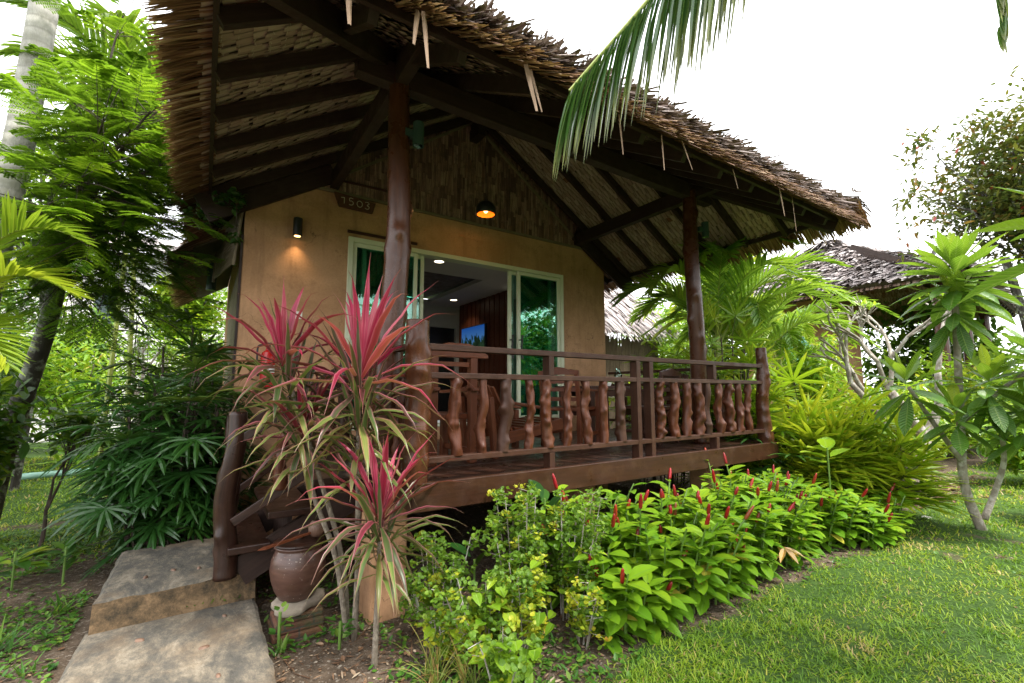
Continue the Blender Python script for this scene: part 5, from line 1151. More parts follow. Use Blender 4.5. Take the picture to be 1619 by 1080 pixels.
# ---------------------------------------------------------------- lady palms
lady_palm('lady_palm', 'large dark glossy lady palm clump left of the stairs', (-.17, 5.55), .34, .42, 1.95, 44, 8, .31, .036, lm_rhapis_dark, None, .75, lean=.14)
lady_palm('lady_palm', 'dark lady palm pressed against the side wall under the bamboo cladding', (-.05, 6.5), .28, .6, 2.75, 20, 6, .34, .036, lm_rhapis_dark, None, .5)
GR = 'bright lady palms at the far end of the deck'
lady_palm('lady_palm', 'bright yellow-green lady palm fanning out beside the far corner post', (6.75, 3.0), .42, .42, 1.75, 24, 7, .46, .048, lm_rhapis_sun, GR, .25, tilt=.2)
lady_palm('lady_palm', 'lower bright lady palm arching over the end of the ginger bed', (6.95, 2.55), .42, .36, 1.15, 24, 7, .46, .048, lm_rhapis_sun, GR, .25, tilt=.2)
lady_palm('lady_palm', 'green lady palm behind the far veranda post', (6.65, 4.0), .4, .5, 2.5, 28, 7, .42, .044, lm_rhapis, GR, .4, tilt=.3)
lady_palm('lady_palm', 'dim green lady palm against the bamboo annex wall', (6.45, 5.2), .4, .6, 2.35, 26, 7, .38, .038, lm_rhapis, GR, .6)
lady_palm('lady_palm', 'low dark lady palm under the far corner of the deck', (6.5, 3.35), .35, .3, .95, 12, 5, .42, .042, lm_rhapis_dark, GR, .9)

# ---------------------------------------------------------------- feather palms
def fr_(c, z, az, L, rise, drop):
    c = np.array([c[0], c[1], z]); d = np.array([math.cos(az), math.sin(az), 0]); return (c, c+d*L*.45+[0, 0, rise], c+d*L+[0, 0, rise-drop])
clump_palm('areca_palm', 'bright feathery areca palm between the veranda roof and the annex', (7.3, 4.55), [fr_((7.3, 4.55), 2.1+.7*rng.random(), a+.3*rng.random(), 1.5+.5*rng.random(), 1.3+.5*rng.random(), .55+.5*rng.random()) for a in np.arange(0, 12.5, .7)], lm_areca, .58, .058, 30, None, 9, ang=58, droop=.45, r=.011)
clump_palm('areca_palm', 'second areca palm with arching fronds further along behind the deck', (8.6, 4.6), [fr_((8.6, 4.6), 1.9+.5*rng.random(), a+.3*rng.random(), 1.6+.4*rng.random(), 1.3+.3*rng.random(), .7+.5*rng.random()) for a in np.arange(0, 9.4, .7)], lm_areca, .58, .058, 30, None, 6, ang=58, droop=.7, r=.011)
# coconut palm whose trunk stands off to the right; two fronds hang into view
cc = np.array([3.9, -.75, 5.9])
t = thing('coconut_palm', 'coconut palm whose long frond hangs down in front of the thatched eave', 'palm', (4.2, -.9, 0)); fol = MB(); st = MB()
frond(fol, st, path([cc, (3.0, .35, 5.55), (2.36, .95, 4.5), (1.93, 1.31, 3.78), (1.50, 1.70, 3.12)], 26), .98, .034, 100, ang=30, droop=2.2, prof=[.6, 1, .95, .85, .6, .04], r=.028, vee=-.3, hang=.5, lprof=[.8, 1.05, 1.0, .5], rn=.35)
frond(fol, st, path([cc, (4.6, .1, 5.75), (4.7, .5, 5.0), (4.62, .56, 4.16)], 20), .6, .04, 60, ang=30, droop=2.0, prof=[.6, 1, .95, .85, .6, .04], r=.026, vee=-.3, hang=.5, rn=.5)
for a in (3.4, 4.0, 4.7, 5.3, 5.9):
    d = np.array([math.cos(a), math.sin(a), 0]); frond(fol, st, bez(cc, cc+d*1.4+[0, 0, .9], cc+d*3.0+[0, 0, -.9], 18), .85, .042, 70, ang=45, droop=1.4, prof=[.6, 1, .95, .85, .6, .04], r=.026, vee=-.1, rn=.3)
part('fronds', fol, lm_coconut, t); part('frond_ribs', st, m_rachis, t); b_ = MB(); tube(b_, path([(4.25, -.95, -.05), (4.2, -.92, 2), (4.05, -.83, 4.2), cc], 20), np.linspace(.17, .1, len(path([(0, 0, 0), (0, 0, 1), (0, 0, 2), (0, 0, 3)], 20))), 14); part('trunk', b_, m_bark_palm, t, smooth=True)

clump_palm('areca_palm', 'areca palm with pale fronds in front of the neighbouring bungalow', (10.9, 5.3), [fr_((10.9, 5.3), 2.0+.7*rng.random(), a+.3*rng.random(), 1.6+.5*rng.random(), 1.3+.4*rng.random(), .7+.5*rng.random()) for a in np.arange(0, 9.4, .7)], lm_areca, .6, .06, 30, None, 6, ang=58, droop=.5, r=.012)

# ---------------------------------------------------------------- rosette tree and frangipani on the right
def rosette(mb, c, n, L, W, ax=(0, 0, 1), r=(0, 1), lo=-45):
    i = (np.arange(n)+.5)/n; az = np.arange(n)*2.39996+rng.random(n)*.4; el = R(82)-(R(82)-R(lo))*i**.85; d = np.stack([np.cos(az)*np.cos(el), np.sin(az)*np.cos(el), np.sin(el)], 1)
    q = Vector((0, 0, 1)).rotation_difference(Vector(ax)).to_matrix(); d = d @ np.array(q).T
    base = np.array(c)+nrm(ax)*(-.5*L*i)[:, None]+d*.03
    blades(mb, base, d, L*(.6+.5*i**.5)*(.85+.3*rng.random(n)), W*(.75+.25*i)*(.85+.3*rng.random(n)), (.25+.55*i)*.75+.25*rng.random(n), [.12, .32, .62, .88, 1, 1, .86, .45, .05], .13, np.clip(.85-.6*i+.3*(rng.random(n)-.5), 0, 1), None, (rng.random(n)-.5)*.5, 1.3)
def rosette_tree(label, base, stems, heads, mat=None):
    t = thing('rosette_tree', label, 'tree', base, 'rosette trees on the right'); b_ = MB()
    for s, r in stems: p = path(s, 16); tube(b_, p, np.linspace(r, r*.62, len(p)), 10)
    part('trunk', b_, m_bark_pale, t, smooth=True); fol = MB()
    for h in heads: rosette(fol, *h)
    part('leaves', fol, mat or lm_rosette, t, smooth=True); return t
rosette_tree('slim tree with rosettes of long ribbed leaves on the lawn', (7.42, 1.52, 0), [([(7.42, 1.52, -.03), (7.36, 1.62, .5), (7.2, 1.56, 1.2), (7.08, 1.5, 2.0), (7.0, 1.45, 2.75)], .05), ([(7.44, 1.5, .12), (7.56, 1.42, .4), (7.5, 1.3, .8), (7.2, 1.25, 1.3)], .034), ([(7.2, 1.56, 1.2), (7.3, 1.2, 1.6), (7.3, .86, 1.9)], .028), ([(7.3, 1.6, .75), (6.9, 1.72, 1.2), (6.5, 1.8, 1.6)], .03)],
 [((7.0, 1.44, 2.98), 56, .58, .15, (0, 0, 1), (0, 1), -30), ((7.0, 1.46, 2.62), 26, .5, .145, (0, 0, 1), (0, 1), -60), ((6.45, 1.82, 1.72), 20, .46, .135, (-.2, .1, 1)), ((6.95, 1.24, 1.72), 30, .46, .14, (.1, -.1, 1), (0, 1), -60), ((6.75, 1.5, 1.38), 20, .42, .13, (-.1, 0, 1), (0, 1), -40), ((7.35, 1.05, 1.25), 24, .42, .13, (.2, -.2, 1), (0, 1), -40), ((7.3, .85, 2.0), 34, .5, .14, (.2, -.4, 1), (0, 1), -35), ((7.35, .98, 1.5), 30, .48, .14, (.3, -.3, 1), (0, 1), -45)])
rosette_tree('rosette tree at the right edge with leaves reaching into view', (3.9, -.1, 0), [([(3.9, -.1, -.03), (3.86, -.02, 1.0), (3.75, .1, 1.9)], .05)], [((3.62, .19, 2.45), 18, .55, .15, (-.3, .2, 1), (0, 1), -30), ((3.78, .12, 1.95), 22, .5, .14, (0, .1, 1), (0, 1), -50)])
fg = thing('frangipani', 'bare grey-branched frangipani tree before the neighbouring bungalow', 'tree', (9.9, 2.85, 0)); b_ = MB(); g2 = np.random.default_rng(5); tips = []
for pts, r in (([(9.9, 2.85, -.04), (10.0, 2.76, .4), (10.2, 2.68, .75), (10.05, 2.8, 1.1), (9.75, 2.95, 1.55)], .115), ([(9.85, 2.9, -.04), (9.8, 2.95, .55), (9.6, 3.05, 1.1), (9.15, 3.3, 1.7)], .075), ([(10.2, 2.68, .75), (10.35, 2.5, 1.3), (10.3, 2.45, 1.9)], .08)):
    p = path(pts, 18); tube(b_, p, np.linspace(r, r*.6, len(p)), 10)
for p, d, L, dep in (((9.75, 2.95, 1.5), (-.35, .12, .9), .62, 4), ((9.15, 3.3, 1.68), (-.1, .05, 1), .5, 3), ((9.7, 2.97, 1.5), (.1, -.1, 1), .65, 4), ((10.3, 2.45, 1.88), (.1, -.1, 1), .5, 3), ((9.4, 3.15, 1.45), (-.5, .2, .8), .5, 3)): branching(b_, p, d, L, .042, dep, tips, .62, .18, 2, 7, .74, g2)
part('branches', b_, m_bark_pale, fg, smooth=True); b_ = MB()
P = np.array([p for p, d in tips]); P = P[g2.random(len(P)) < .3]
if len(P): P = np.repeat(P, 4, 0); leafcloud(b_, P, .12, .04, LANCE, (0, 70)); part('leaves', b_, lm_heart, fg)

# ---------------------------------------------------------------- generic crowns
def shrub(name, label, c, r, K, L, W, mat, cat='shrub', group=None, prof=LANCE, trunk=None, barkm=None, shell=.5, clumps=14, el=(-50, 50), droop=.6, cross=3):
    t = thing(name, label, cat, (c[0], c[1], 0), group); fol = MB(); st = MB(); c = np.array(c, float); r = np.array(r, float)
    cs = blob(clumps, c, r*.72, .35); sz = .28+.3*rng.random(clumps)
    if trunk: tube(st, path([(c[0], c[1], -.05), (c[0]+.1, c[1], c[2]*.5), c], 10), np.linspace(trunk, trunk*.5, len(path([(0, 0, 0), (0, 0, 1), (0, 0, 2)], 10))), 8)
    for q, s in zip(cs, sz):
        K1 = int(K/clumps); tube(st, bez((c[0], c[1], max(0, c[2]-r[2]*.9)), (c+q)/2-[0, 0, .2*r[2]], q, 6), .02 if trunk else .01, 5, False)
        leafcloud(fol, blob(K1, q, r*s, .3), L, W, prof, el, droop, np.clip(.15+.55*rng.random(K1)+.3*rng.random(), 0, 1), cross=cross)
    part('crown' if cat == 'tree' else 'foliage', fol, mat, t); part('trunk' if cat == 'tree' else 'stems', st, barkm or m_twig, t); return t
shrub('leafy_tree', 'dark rust-tinged tree rising above the far right garden', (17.7, 2.1, 6.9), (2.3, 2.3, 2.5), 13000, .17, .07, lm_rust, 'tree', None, OVATE, .22, m_bark_dark, clumps=42, cross=2)
t_ = thing('leafy_tree', 'sparse branch tips with a few reddish leaves at the edge of the dark right tree', 'tree', (16.6, 2.6, 0)); b_ = MB(); tips = []; g3 = np.random.default_rng(12)
tube(b_, path([(17.6, 2.2, -.05), (17.3, 2.3, 3), (16.9, 2.5, 5)], 10), .09, 8); 
for d in ((-.7, .3, .5), (-.5, .2, .9), (-.9, .3, .1), (-.2, .3, 1)): branching(b_, (16.9, 2.5, 5.2+.8*d[2]), d, 1.0, .03, 3, tips, .5, .1, 2, 5, .6, g3)
part('trunk', b_, m_bark_dark, t_); b_ = MB(); P = np.array([p for p, d in tips]); P = np.repeat(P, 9, 0)+(g3.random((len(P)*9, 3))-.5)*.5; leafcloud(b_, P, .2, .07, OVATE, (-60, 40)); part('crown', b_, lm_rust, t_)
for (x, y, z, rx, ry, rz, lab) in ((12.2, 3.6, .9, 1.5, .8, 1.1, 'green shrub behind the frangipani trunk'), (14.2, 1.9, .9, 1.5, 1.0, 1.1, 'broad-leaved hedge behind the slim rosette tree'), (11.6, 1.6, .75, .9, .7, .8, 'low bright shrub right of the frangipani'), (16.5, .2, 1.3, 2, 1.5, 1.5, 'tall shrub at the far right edge of the lawn'), (10.6, 4.6, 1.3, 1.1, .8, 1.4, 'dense shrub between the lady palms and the neighbouring bungalow')):
    shrub('garden_shrub', lab, (x, y, z), (rx, ry, rz), 2600, .17, .055, lm_shade if x > 13 else lm_costus, group='shrubs at the back of the right garden')
shrub('garden_shrub', 'red-flecked leafy shrub under the slim rosette tree', (8.6, .9, .5), (.5, .4, .55), 900, .16, .06, lm_costus, group='shrubs at the back of the right garden')

for (x, y, z, rx, ry, rz, lab) in ((9.2, 7.0, 1.7, 1.4, 1.0, 1.9, 'dense shrub in front of the bamboo annex end'), (12.5, 9.5, 2.4, 2.4, 1.5, 2.6, 'tall shrub filling the gap between the annex and the neighbouring bungalow'), (13.2, 5.6, 1.6, 1.6, 1.0, 1.8, 'tall bright shrub against the wall of the neighbouring bungalow'), (15.0, 3.6, 1.3, 1.4, 1.0, 1.5, 'leafy shrub before the posts of the neighbouring bungalow')):
    shrub('garden_shrub', lab, (x, y, z), (rx, ry, rz), 3200, .2, .06, lm_costus, group='shrubs at the back of the right garden')

for i, (x, y, z, r_, lab) in enumerate(((24, 6, 2.6, 2.8, 'tall background tree beyond the neighbouring bungalow veranda'), (27, 1.5, 2.4, 2.8, 'tall background tree seen through the slim rosette tree'), (25, -2.5, 2.2, 2.6, 'tall background tree at the far right edge'), (21, 12.5, 2.6, 2.6, 'background tree behind the annex roof'), (17, 13.5, 2.8, 2.6, 'background tree between the annex and the veranda post'))):
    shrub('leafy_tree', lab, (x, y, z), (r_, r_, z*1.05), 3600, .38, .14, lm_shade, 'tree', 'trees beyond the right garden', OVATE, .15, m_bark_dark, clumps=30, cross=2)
for x, y, z, rx, ry, rz, lab in ((17.2, 3.2, 1.5, 1.4, 1.2, 1.7, 'bright shrub at the foot of the neighbouring veranda'), (12.6, .6, 1.0, 1.2, .9, 1.2, 'large leafy shrub at the right edge behind the rosette tree')):
    shrub('garden_shrub', lab, (x, y, z), (rx, ry, rz), 2600, .2, .065, lm_costus, group='shrubs at the back of the right garden')
# ---------------------------------------------------------------- the left garden
for x, y, z, rx, ry, rz, lab in ((-4.6, 16, 2.6, 1.8, 1.2, 2.8, 'dense tree closing the view at the far left behind the lawn'), (-2.9, 17.2, 2.0, 1.3, 1.0, 2.1, 'dense low tree before the left windows of the pale house'), (.9, 16.2, 2.2, 1.4, 1.0, 2.4, 'dense tree before the right end of the pale house'), (-6.5, 12.5, 3.2, 2.2, 1.8, 3.4, 'large dense tree beyond the left edge of the view')):
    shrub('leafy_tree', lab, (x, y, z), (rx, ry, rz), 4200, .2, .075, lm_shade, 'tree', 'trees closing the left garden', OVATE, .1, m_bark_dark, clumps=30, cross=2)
t = thing('royal_palm', 'pale ringed palm trunk at the upper left corner', 'palm', (-1.9, 6.3, 0)); b_ = MB(); pp = path([(-1.95, 6.3, -.05), (-1.80, 6.3, 2.2), (-1.66, 6.3, 4.2), (-1.58, 6.3, 6.6), (-1.5, 6.3, 8.4)], 30); tube(b_, pp, np.interp(np.linspace(0, 1, len(pp)), [0, .3, 1], [.15, .118, .105]), 20); part('trunk', b_, m_bark_palm, t, smooth=True)
fol = MB(); st = MB()
for a in np.arange(0, 6.28, .7): d = np.array([math.cos(a), math.sin(a), 0]); c0 = np.array([-1.5, 6.3, 8.4]); frond(fol, st, bez(c0, c0+d*1.2+[0, 0, 1.1], c0+d*2.6+[0, 0, -.3], 14), .7, .04, 50, droop=1.0, r=.03)
part('fronds', fol, lm_areca, t); part('frond_ribs', st, m_rachis, t)
# feathery tree
def bipinnate(mb, st, p0, d0, L, npin, r):
    p0 = np.array(p0); d0 = nrm(d0); side = np.cross(d0, [0, 0, 1.0]); side = nrm(side if np.linalg.norm(side) > .1 else [1, 0, 0]); pts = bez(p0, p0+d0*L*.5+[0, 0, .03], p0+d0*L-[0, 0, .12*L], 7); tube(st, pts, .0025, 3, False)
    f = np.linspace(.15, 1, npin); P = np.stack([np.interp(f, np.linspace(0, 1, 7), pts[:, j]) for j in range(3)], 1); B = []; D = []; LL = []
    for s in (-1, 1):
        d = nrm(d0*.75+side*s+np.array([0, 0, -.3+.35*rng.random()])+(rng.random((npin, 3))-.5)*.3); pl = L*.5*np.sin(np.pi*np.clip(.25+f*.62, 0, 1)); m = 10; g_ = np.linspace(.08, 1, m)
        Q = P[:, None]+d[:, None]*(pl[:, None]*g_[None])[..., None]-np.array([0, 0, 1])*(pl[:, None]*g_[None]**2*.18)[..., None]
        for s2 in (-1, 1):
            e = nrm(d*.45+np.cross(d, [0, 0, 1.0])*s2); B.append(Q.reshape(-1, 3)); D.append(np.repeat(e, m, 0)); LL.append(np.repeat(pl*.17, m))
    B = np.concatenate(B); blades(mb, B, np.concatenate(D), np.concatenate(LL)+.012, .0135, .2, [.5, 1, .3], 0, np.clip(r+.2*rng.random(len(B)), 0, 1), None, (rng.random(len(B))-.5)*.6, cross=2)
t = thing('feathery_tree', 'tree with lichen-spotted dark trunk and fine feathery leaves at the left', 'tree', (-1.62, 7.0, 0)); b_ = MB(); g4 = np.random.default_rng(31)
p = path([(-1.80, 7.05, -.05), (-1.68, 7.0, 1.0), (-1.46, 6.9, 2.2), (-1.34, 6.75, 3.2)], 20); tube(b_, p, np.linspace(.105, .07, len(p)), 14); part('trunk', b_, m_bark_dark, t, smooth=True)
st = MB(); fol = MB(); tips = []
for tgt in ((-.85, 5.7, 4.6), (-1.05, 5.5, 3.5), (-.5, 5.8, 3.9), (-.62, 6.25, 3.0), (-.42, 6.0, 3.5), (-.75, 5.6, 4.1), (-.9, 6.3, 2.7), (-1.0, 6.2, 5.6), (-.35, 6.5, 4.4), (-.8, 6.6, 5.0), (-1.2, 6.4, 2.5), (-.6, 6.6, 2.3), (-.6, 5.5, 4.3), (-.9, 5.3, 4.0), (-.65, 5.7, 3.3), (-.95, 5.8, 3.0), (-.55, 6.2, 4.8), (-1.3, 5.6, 3.2)):
    a = np.array((-1.34, 6.75, 2.9+.3*g4.random())); b = np.array(tgt); pts = bez(a, (a+b)/2+[0, 0, .3], b, 10); tube(st, pts, np.linspace(.028, .008, 10), 6, False)
    for q in range(36):
        f = .35+.65*g4.random(); c0 = np.array([np.interp(f, np.linspace(0, 1, 10), pts[:, j]) for j in range(3)]); dd = dirs(1, -55, 35)[0]+nrm(b-a)*.45; e = c0+dd*(.10+.38*g4.random()); tube(st, [c0, (c0+e)/2+[0, 0, .02], e], .004, 4, False)
        bipinnate(fol, st, e, dd, .19+.17*g4.random(), 7, -.05+.65*g4.random()**1.6*(.5+.5*f))
part('branches', st, m_twig, t); part('crown', fol, lm_feather, t)
clump_palm('areca_palm', 'areca palm with yellowing lower fronds behind the feathery leaves', (-1.0, 8.3), [fr_((-1.0, 8.3), 5.0+.5*rng.random(), a+.3*rng.random(), 1.3+.4*rng.random(), 1.3+.5*rng.random(), .7+.7*rng.random()) for a in np.arange(0, 6.28, .55)], lm_areca, .62, .05, 32, None, 2, ang=50, droop=.9, r=.014)
clump_palm('feather_palm', 'low palm with yellow-green fronds at the left edge', (-1.75, 5.35), [((-1.75, 5.35, 1.9), (-1.5, 5.2, 3.15), (-.86, 4.72, 2.72)), ((-1.75, 5.35, 1.8), (-1.5, 5.1, 2.75), (-.85, 4.62, 2.28)), ((-1.75, 5.35, 1.9), (-1.8, 5.0, 3.3), (-1.5, 4.4, 3.2)), ((-1.75, 5.35, 1.8), (-2.3, 5.2, 3.0), (-2.7, 4.9, 2.4)), ((-1.75, 5.35, 1.8), (-1.7, 5.9, 3.0), (-1.2, 6.4, 2.6)), ((-1.75, 5.35, 1.7), (-1.5, 5.0, 2.3), (-1.15, 4.6, 1.75))], lm_yellow_palm, .42, .032, 40, None, 3, ang=55, droop=.35, r=.011)
# lower understory
for (x, y, z, rx, ry, rz, K, mat, lab) in ((-1.9, 6.2, 1.5, .55, .8, 1.3, 2400, lm_shade, 'shady leafy shrub at the left edge below the palm fronds'), (-2.9, 9.8, 1.7, 1.1, 1.0, 1.9, 3000, lm_shade, 'shady shrub behind the lichen-spotted trunk'), (-2.3, 13.6, 1.6, 1.5, .9, 1.8, 3000, lm_costus, 'sunlit shrub beyond the back lawn, left of the grey tree'), (.1, 13.4, 1.5, 1.3, .8, 1.7, 3000, lm_costus, 'sunlit shrub beyond the back lawn behind the lady palm'), (-1.2, 15.5, 2.4, 1.6, .9, 2.0, 2600, lm_heart, 'yellow-green shrub before the pale house'), (-4.6, 13, 2.6, 2, 1.5, 2.8, 3000, lm_shade, 'large dark shrub at the far left of the back lawn'), (.2, 9.9, 1.2, .5, .9, 1.3, 1600, lm_shade, 'dim shrub by the side wall of the bungalow')):
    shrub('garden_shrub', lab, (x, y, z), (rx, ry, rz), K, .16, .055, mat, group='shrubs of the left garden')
for (x, y, z, rx, ry, rz, lab) in ((-2.4, 10.6, 4.6, 1.5, 1.2, 1.6, 'leafy tree crown above the back lawn left of the pale house'), (-.3, 11.2, 3.3, .9, .9, .7, 'small leafy tree before the pale house windows')):
    shrub('leafy_tree', lab, (x, y, z), (rx, ry, rz), 4200, .13, .05, lm_feather, 'tree', None, LANCE, .06, m_bark_dark, clumps=26)
g5 = np.random.default_rng(8)
def bare_tree(label, p, L, r, dep, mat, seed, name='bare_tree'):
    t = thing(name, label, 'tree', (p[0], p[1], 0)); b_ = MB(); tips = []; gg = np.random.default_rng(seed); branching(b_, (p[0], p[1], -.04), (.05, 0, 1), L, r, dep, tips, .5, .3, 2, 8, .66, gg); part('trunk', b_, mat, t, smooth=True)
    P = np.repeat(np.array([q for q, d in tips]), 7, 0); b2 = MB(); leafcloud(b2, P+(gg.random(P.shape)-.5)*.3, .13, .05, LANCE, (-30, 40)); part('crown', b2, lm_shade, t); return t
bare_tree('small forked dark tree standing on the sunlit back lawn', (-.82, 9.1), .5, .05, 4, m_bark_dark, 3)
bare_tree('pale-barked small tree further back on the lawn', (-.95, 10.9), .8, .09, 4, m_bark_pale, 4)
bare_tree('thin crooked sapling in the shade at the left', (-1.27, 6.6), .4, .022, 4, m_twig, 9)
for x, y, lab in ((-1.9, 12.3, 'strap-leaved plant beside the pale-barked tree'), (-.3, 12.2, 'strap-leaved plant behind the green pipe')):
    t = thing('strap_plant', lab, 'plant', (x, y, 0), 'strap-leaved plants by the back lawn'); b_ = MB(); strap_head(b_, (x, y, .3), 60, .9, .06, hang=.7); part('foliage', b_, lm_costus, t)
broad_plant('pale green sprig poking in at the left edge', (-1.5, 5.9), 1.85, 12, .16, lm_heart, (0, 60), .35, base=.8)
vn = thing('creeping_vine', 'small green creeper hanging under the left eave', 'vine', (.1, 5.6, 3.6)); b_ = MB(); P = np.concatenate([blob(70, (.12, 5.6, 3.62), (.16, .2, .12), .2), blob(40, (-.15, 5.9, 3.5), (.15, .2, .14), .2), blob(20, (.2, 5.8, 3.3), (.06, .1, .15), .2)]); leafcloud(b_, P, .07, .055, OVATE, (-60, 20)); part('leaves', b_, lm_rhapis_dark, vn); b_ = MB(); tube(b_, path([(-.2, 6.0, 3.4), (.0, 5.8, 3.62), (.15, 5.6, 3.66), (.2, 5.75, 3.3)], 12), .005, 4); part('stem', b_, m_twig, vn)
# planting reflected in the door glass, behind the camera
for x, y, lab in ((5.6, -5.2, 'lady palm on the far side of the lawn behind the viewer'), (8.2, -4.2, 'lady palm across the lawn to the right of the viewer'), (2.6, -6.0, 'lady palm across the lawn straight behind the viewer')):
    lady_palm('lady_palm', lab, (x, y), 1.1, .7, 2.6, 24, 6, .55, .055, lm_rhapis, 'lady palms across the lawn')
for x, y, z, rx, ry, rz, lab in ((6.4, -9.8, 2.6, 2.4, 1.4, 3.0, 'broad leafy tree behind the viewer between two others'), (3.5, -9, 2.6, 2.6, 1.4, 2.9, 'broad leafy tree behind the lawn, straight behind the viewer'), (9.0, -8.5, 3.0, 2.6, 1.5, 3.2, 'broad leafy tree across the lawn to the right of the viewer'), (13.5, -6.0, 2.8, 2.6, 1.5, 3.0, 'broad leafy tree far to the right across the lawn'), (-2.0, -9.0, 3.0, 2.6, 1.4, 3.2, 'broad leafy tree behind the viewer towards the left')):
    shrub('leafy_tree', lab, (x, y, z), (rx, ry, rz), 5200, .34, .12, lm_shade, 'tree', 'trees behind the viewer', OVATE, .18, m_bark_dark, clumps=40, cross=2)

# ---------------------------------------------------------------- ground cover
def inside(x, y):
    s = ((x > -.6) & (x < .43) & (y > 1.5) & (y < 4.95)) | ((x > .42) & (x < .78) & (y > 3.3) & (y < 3.66))
    return s
def scatter_ground(n, r0, r1, a0, a1):
    r = np.exp(np.log(r0)+(np.log(r1)-np.log(r0))*rng.random(n)); a = YAW+R(a0)+(R(a1)-R(a0))*rng.random(n)
    return r*np.cos(a), r*np.sin(a), r
x, y, r = scatter_ground(260000, 1.9, 16, -54, 54)
m = lawn_mask(x, y)*(.35+.65*ss(vnoise(x, y, 6, 15), .25, .6)); k_ = (rng.random(len(x)) < m*1.15) & ~inside(x, y); x, y, r = x[k_], y[k_], r[k_]; K = len(x)
gb = MB(); big = np.maximum(1, r/4.5)
tone = np.clip(-.12+1.0*(.5*vnoise(x, y, 1.1, 41)+.5*vnoise(x, y, 4.5, 42))+.4*rng.random(K)+(.45*(rng.random(K) < .09)), 0, 1)
blades(gb, np.stack([x, y, ground_z(x, y)-.004], 1), dirs(K, 12, 75), (.022+.022*rng.random(K)+.035*vnoise(x, y, 3.3, 44)**2)*big**.5, (.0042+.004*rng.random(K))*big, .5+.6*rng.random(K), [.9, 1, .75, .05], 0, tone, cross=2)
o = struct('lawn_grass', gb, lm_grass); tag(o, 'short broad-bladed green turf', 'grass', kind='stuff')
# weeds and creeping ground cover in the soil
x, y, r = scatter_ground(26000, 1.9, 9, -54, 50)
d_ = (1-lawn_mask(x, y))*(ss(vnoise(x, y, 1.1, 51)*.6+vnoise(x, y, 3.7, 52)*.4, .42, .62)); k_ = (rng.random(len(x)) < d_*.95) & ~inside(x, y) & ~((x > 1.4) & (y > 3.1) & (x < 6.2) & (y < 6)); x, y, r = x[k_], y[k_], r[k_]; x2 = -.62-2.3*rng.random(10000)**1.3; y2 = 2.4+5.0*rng.random(10000); k_ = vnoise(x2, y2, 1.7, 53)+.35*(-x2-.6) > .62; x = np.concatenate([x, x2[k_]]); y = np.concatenate([y, y2[k_]]); K = len(x)
wd = MB(); P = np.stack([x, y, ground_z(x, y)+.005+.03*rng.random(K)], 1); blades(wd, P, dirs(K, 0, 50), .022+.03*rng.random(K), .014+.014*rng.random(K), .3, [.2, .95, 1, .7, .05], .1)
o = struct('ground_weeds', wd, lm_weed); tag(o, 'small creeping weeds over the bare soil', 'weeds', kind='stuff')
# leaf litter
x, y, r = scatter_ground(22000, 1.9, 12, -54, 54); k_ = (rng.random(len(x)) < np.clip(.25+.9*vnoise(x, y, 1.9, 71)-lawn_mask(x, y)*.95, .012, 1)) & ~inside(x, y); x, y = x[k_], y[k_]; K = len(x)
lt_ = MB(); blades(lt_, np.stack([x, y, ground_z(x, y)+.006+.008*rng.random(K)], 1), dirs(K, -8, 18), .012+.06*rng.random(K)**3, .007+.022*rng.random(K)**2, rng.random(K)*.4, [.1, .8, 1, .7, .1], .25, None, None, (rng.random(K)-.5)*.6)
xx = 9.8+1.0*rng.standard_normal(500); yy = 2.8+.35*rng.standard_normal(500); blades(lt_, np.stack([xx, yy, ground_z(xx, yy)+.012], 1), dirs(500, -8, 25), .1+.08*rng.random(500), .05, .3, [.1, .8, 1, .7, .1], .3)
xs, ys, r = scatter_ground(900, 1.9, 9, -54, 40); k_ = (lawn_mask(xs, ys) < .3) & ~inside(xs, ys); xs, ys = xs[k_], ys[k_]; blades(lt_, np.stack([xs, ys, ground_z(xs, ys)+.006], 1), dirs(len(xs), -2, 6), .08+.22*rng.random(len(xs)), .004+.004*rng.random(len(xs)), .02, [1, 1, .8, .4], .3, .1+.3*rng.random(len(xs)))
o = struct('leaf_litter', lt_, lm_litter); tag(o, 'dry brown leaves strewn over the soil', 'leaf litter', kind='stuff')
# pebbles
x, y, r = scatter_ground(2600, 1.9, 8, -54, 40); k_ = (lawn_mask(x, y) < .3) & ~inside(x, y); x, y = x[k_], y[k_]
pb = MB(); ico = np.array([[1, 0, 0], [.3, .95, 0], [-.8, .58, 0], [-.8, -.58, 0], [.3, -.95, 0], [.1, 0, .62]])
for a_, b_2 in zip(x, y):
    s_ = .004+.014*rng.random()**3; pb.add(ico*s_*[1, .8, .8]+[a_, b_2, ground_z(a_, b_2)-.001], None, [[0, 1, 5], [1, 2, 5], [2, 3, 5], [3, 4, 5], [4, 0, 5]])
o = struct('pebbles', pb, m_stone); tag(o, 'tiny pale pebbles in the soil', 'pebbles', kind='stuff')
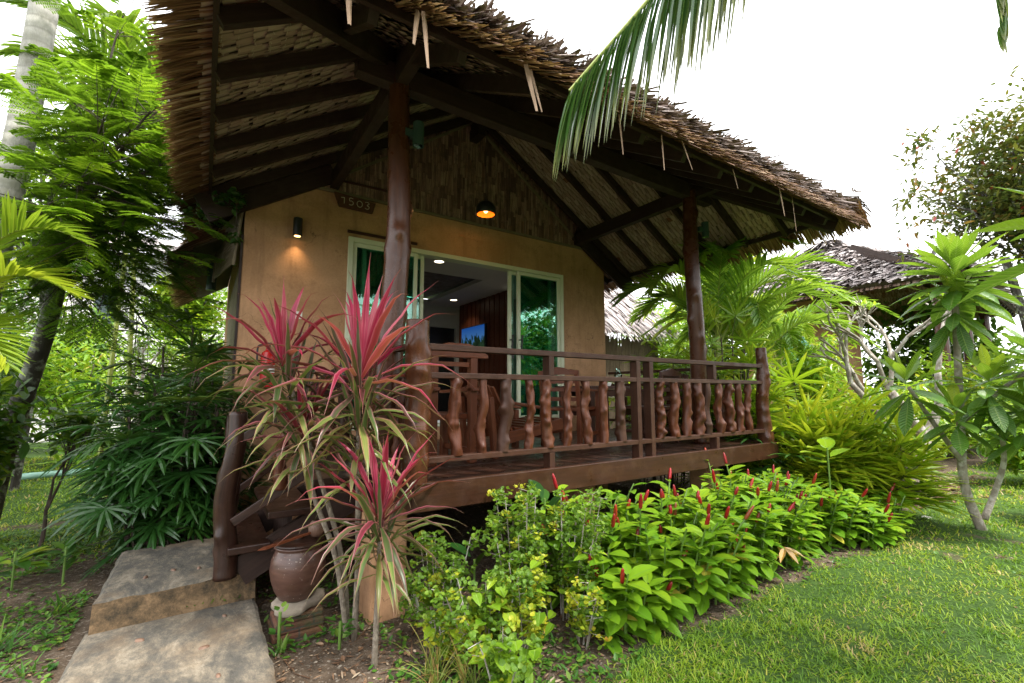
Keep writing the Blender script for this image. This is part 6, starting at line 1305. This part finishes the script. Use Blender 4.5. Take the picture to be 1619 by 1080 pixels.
# grassy tufts
def tuft(label, x, y, n, L, W, mat, droop=.9, el=(35, 85), group='grassy tufts'):
    b_ = MB(); P = np.stack([x+.03*rng.standard_normal(n), y+.03*rng.standard_normal(n), np.zeros(n)], 1); blades(b_, P, dirs(n, *el), L*(.6+.6*rng.random(n)), W*(.8+.4*rng.random(n)), droop*(.6+.8*rng.random(n)), [.6, 1, .9, .7, .4, .04], .25)
    return solo('grass_tuft', b_, mat, label, 'grass tuft', (x, y, 0), group)
tuft('reddish dry grass tuft at the bottom edge before the pillar', 1.12, 2.42, 46, .34, .009, lm_drygrass)
tuft('second reddish dry tuft nearest the vine-covered shrub', 1.26, 2.28, 40, .3, .008, lm_drygrass)
tuft('green weed tuft left of the path by the shaded trunk', -.93, 4.1, 22, .2, .016, lm_weed, .7)
tuft('small green weed tuft beside the lower path slab', -.72, 3.75, 16, .11, .012, lm_weed, .6)
tuft('green weed tuft at the far left corner of the raised slab', -.75, 4.6, 18, .16, .014, lm_weed, .6)
tuft('spiky green tuft at the foot of the brick plinth', .5, 3.2, 14, .1, .02, lm_weed, .6)
tuft('broad green weed tuft in the deep shade at the left', -1.2, 4.7, 20, .22, .02, lm_weed, .8)
for i, (x, y, lab) in enumerate(((.47, 3.24, 'young creeper climbing the front of the brick plinth'), (.78, 3.05, 'low leafy weed right of the plinth'))):
    broad_plant(lab, (x, y), .22-.06*i, 14, .055, lm_weed, (0, 60), .6, 'leafy_weed', .1, .4)
K = 26; b_ = MB(); xs = -.2+.5*rng.random(K); blades(b_, np.stack([xs, 3.845+.01*rng.random(K), .125+0*xs], 1), dirs(K, 30, 80), .03+.03*rng.random(K), .014, .6, [.3, 1, .8, .05], .1); solo('leafy_weed', b_, lm_weed, 'row of tiny green weeds growing in the joint between the two slabs', 'weed', (0, 3.85, .12))
# fallen flowers on the lawn
for x, y, lab in ((7.4, 2.0, 'white fallen frangipani flower on the lawn, the nearer one'), (8.1, 2.35, 'white fallen frangipani flower by the leaf litter, the further one')):
    b_ = MB(); a = np.arange(5)*1.2566; blades(b_, np.tile([[x, y, .045]], (5, 1)), np.stack([np.cos(a), np.sin(a), 0*a+.3], 1), .06, .045, .9, [.3, .9, 1, .6, .1], .2); solo('fallen_flower', b_, m_petal, lab, 'flower', (x, y, .03), 'fallen white flowers')
b_ = MB(); blades(b_, np.tile([[4.25, 2.12, .22]], (7, 1)), dirs(7, -60, 20), .16, .05, .9, [.2, .9, 1, .6, .1], .4, [.9, 1, .95, .8, 1, .9, .7]); solo('withered_leaf', b_, leaf('orange_withered_leaf', [(0, (.3, .16, .06)), (.85, (.5, .36, .2)), (1, (.6, .32, .04))], .6, .3, streak=.5), 'curled orange and tan withered leaf at the edge of the gingers', 'dead leaf', (4.25, 2.12, .2))

for x, y, n, L, lab in ((-1.15, 5.3, 16, .2, 'low shade plant with oval leaves left of the raised slab'), (-1.45, 4.9, 18, .22, 'broad shade plant at the dark left edge'), (-.85, 5.25, 12, .14, 'small oval-leaved plant at the foot of the dark lady palm')):
    broad_plant(lab, (x, y), .3, n, L, lm_shade, (5, 60), .42, 'shade_plant', .2, .7)
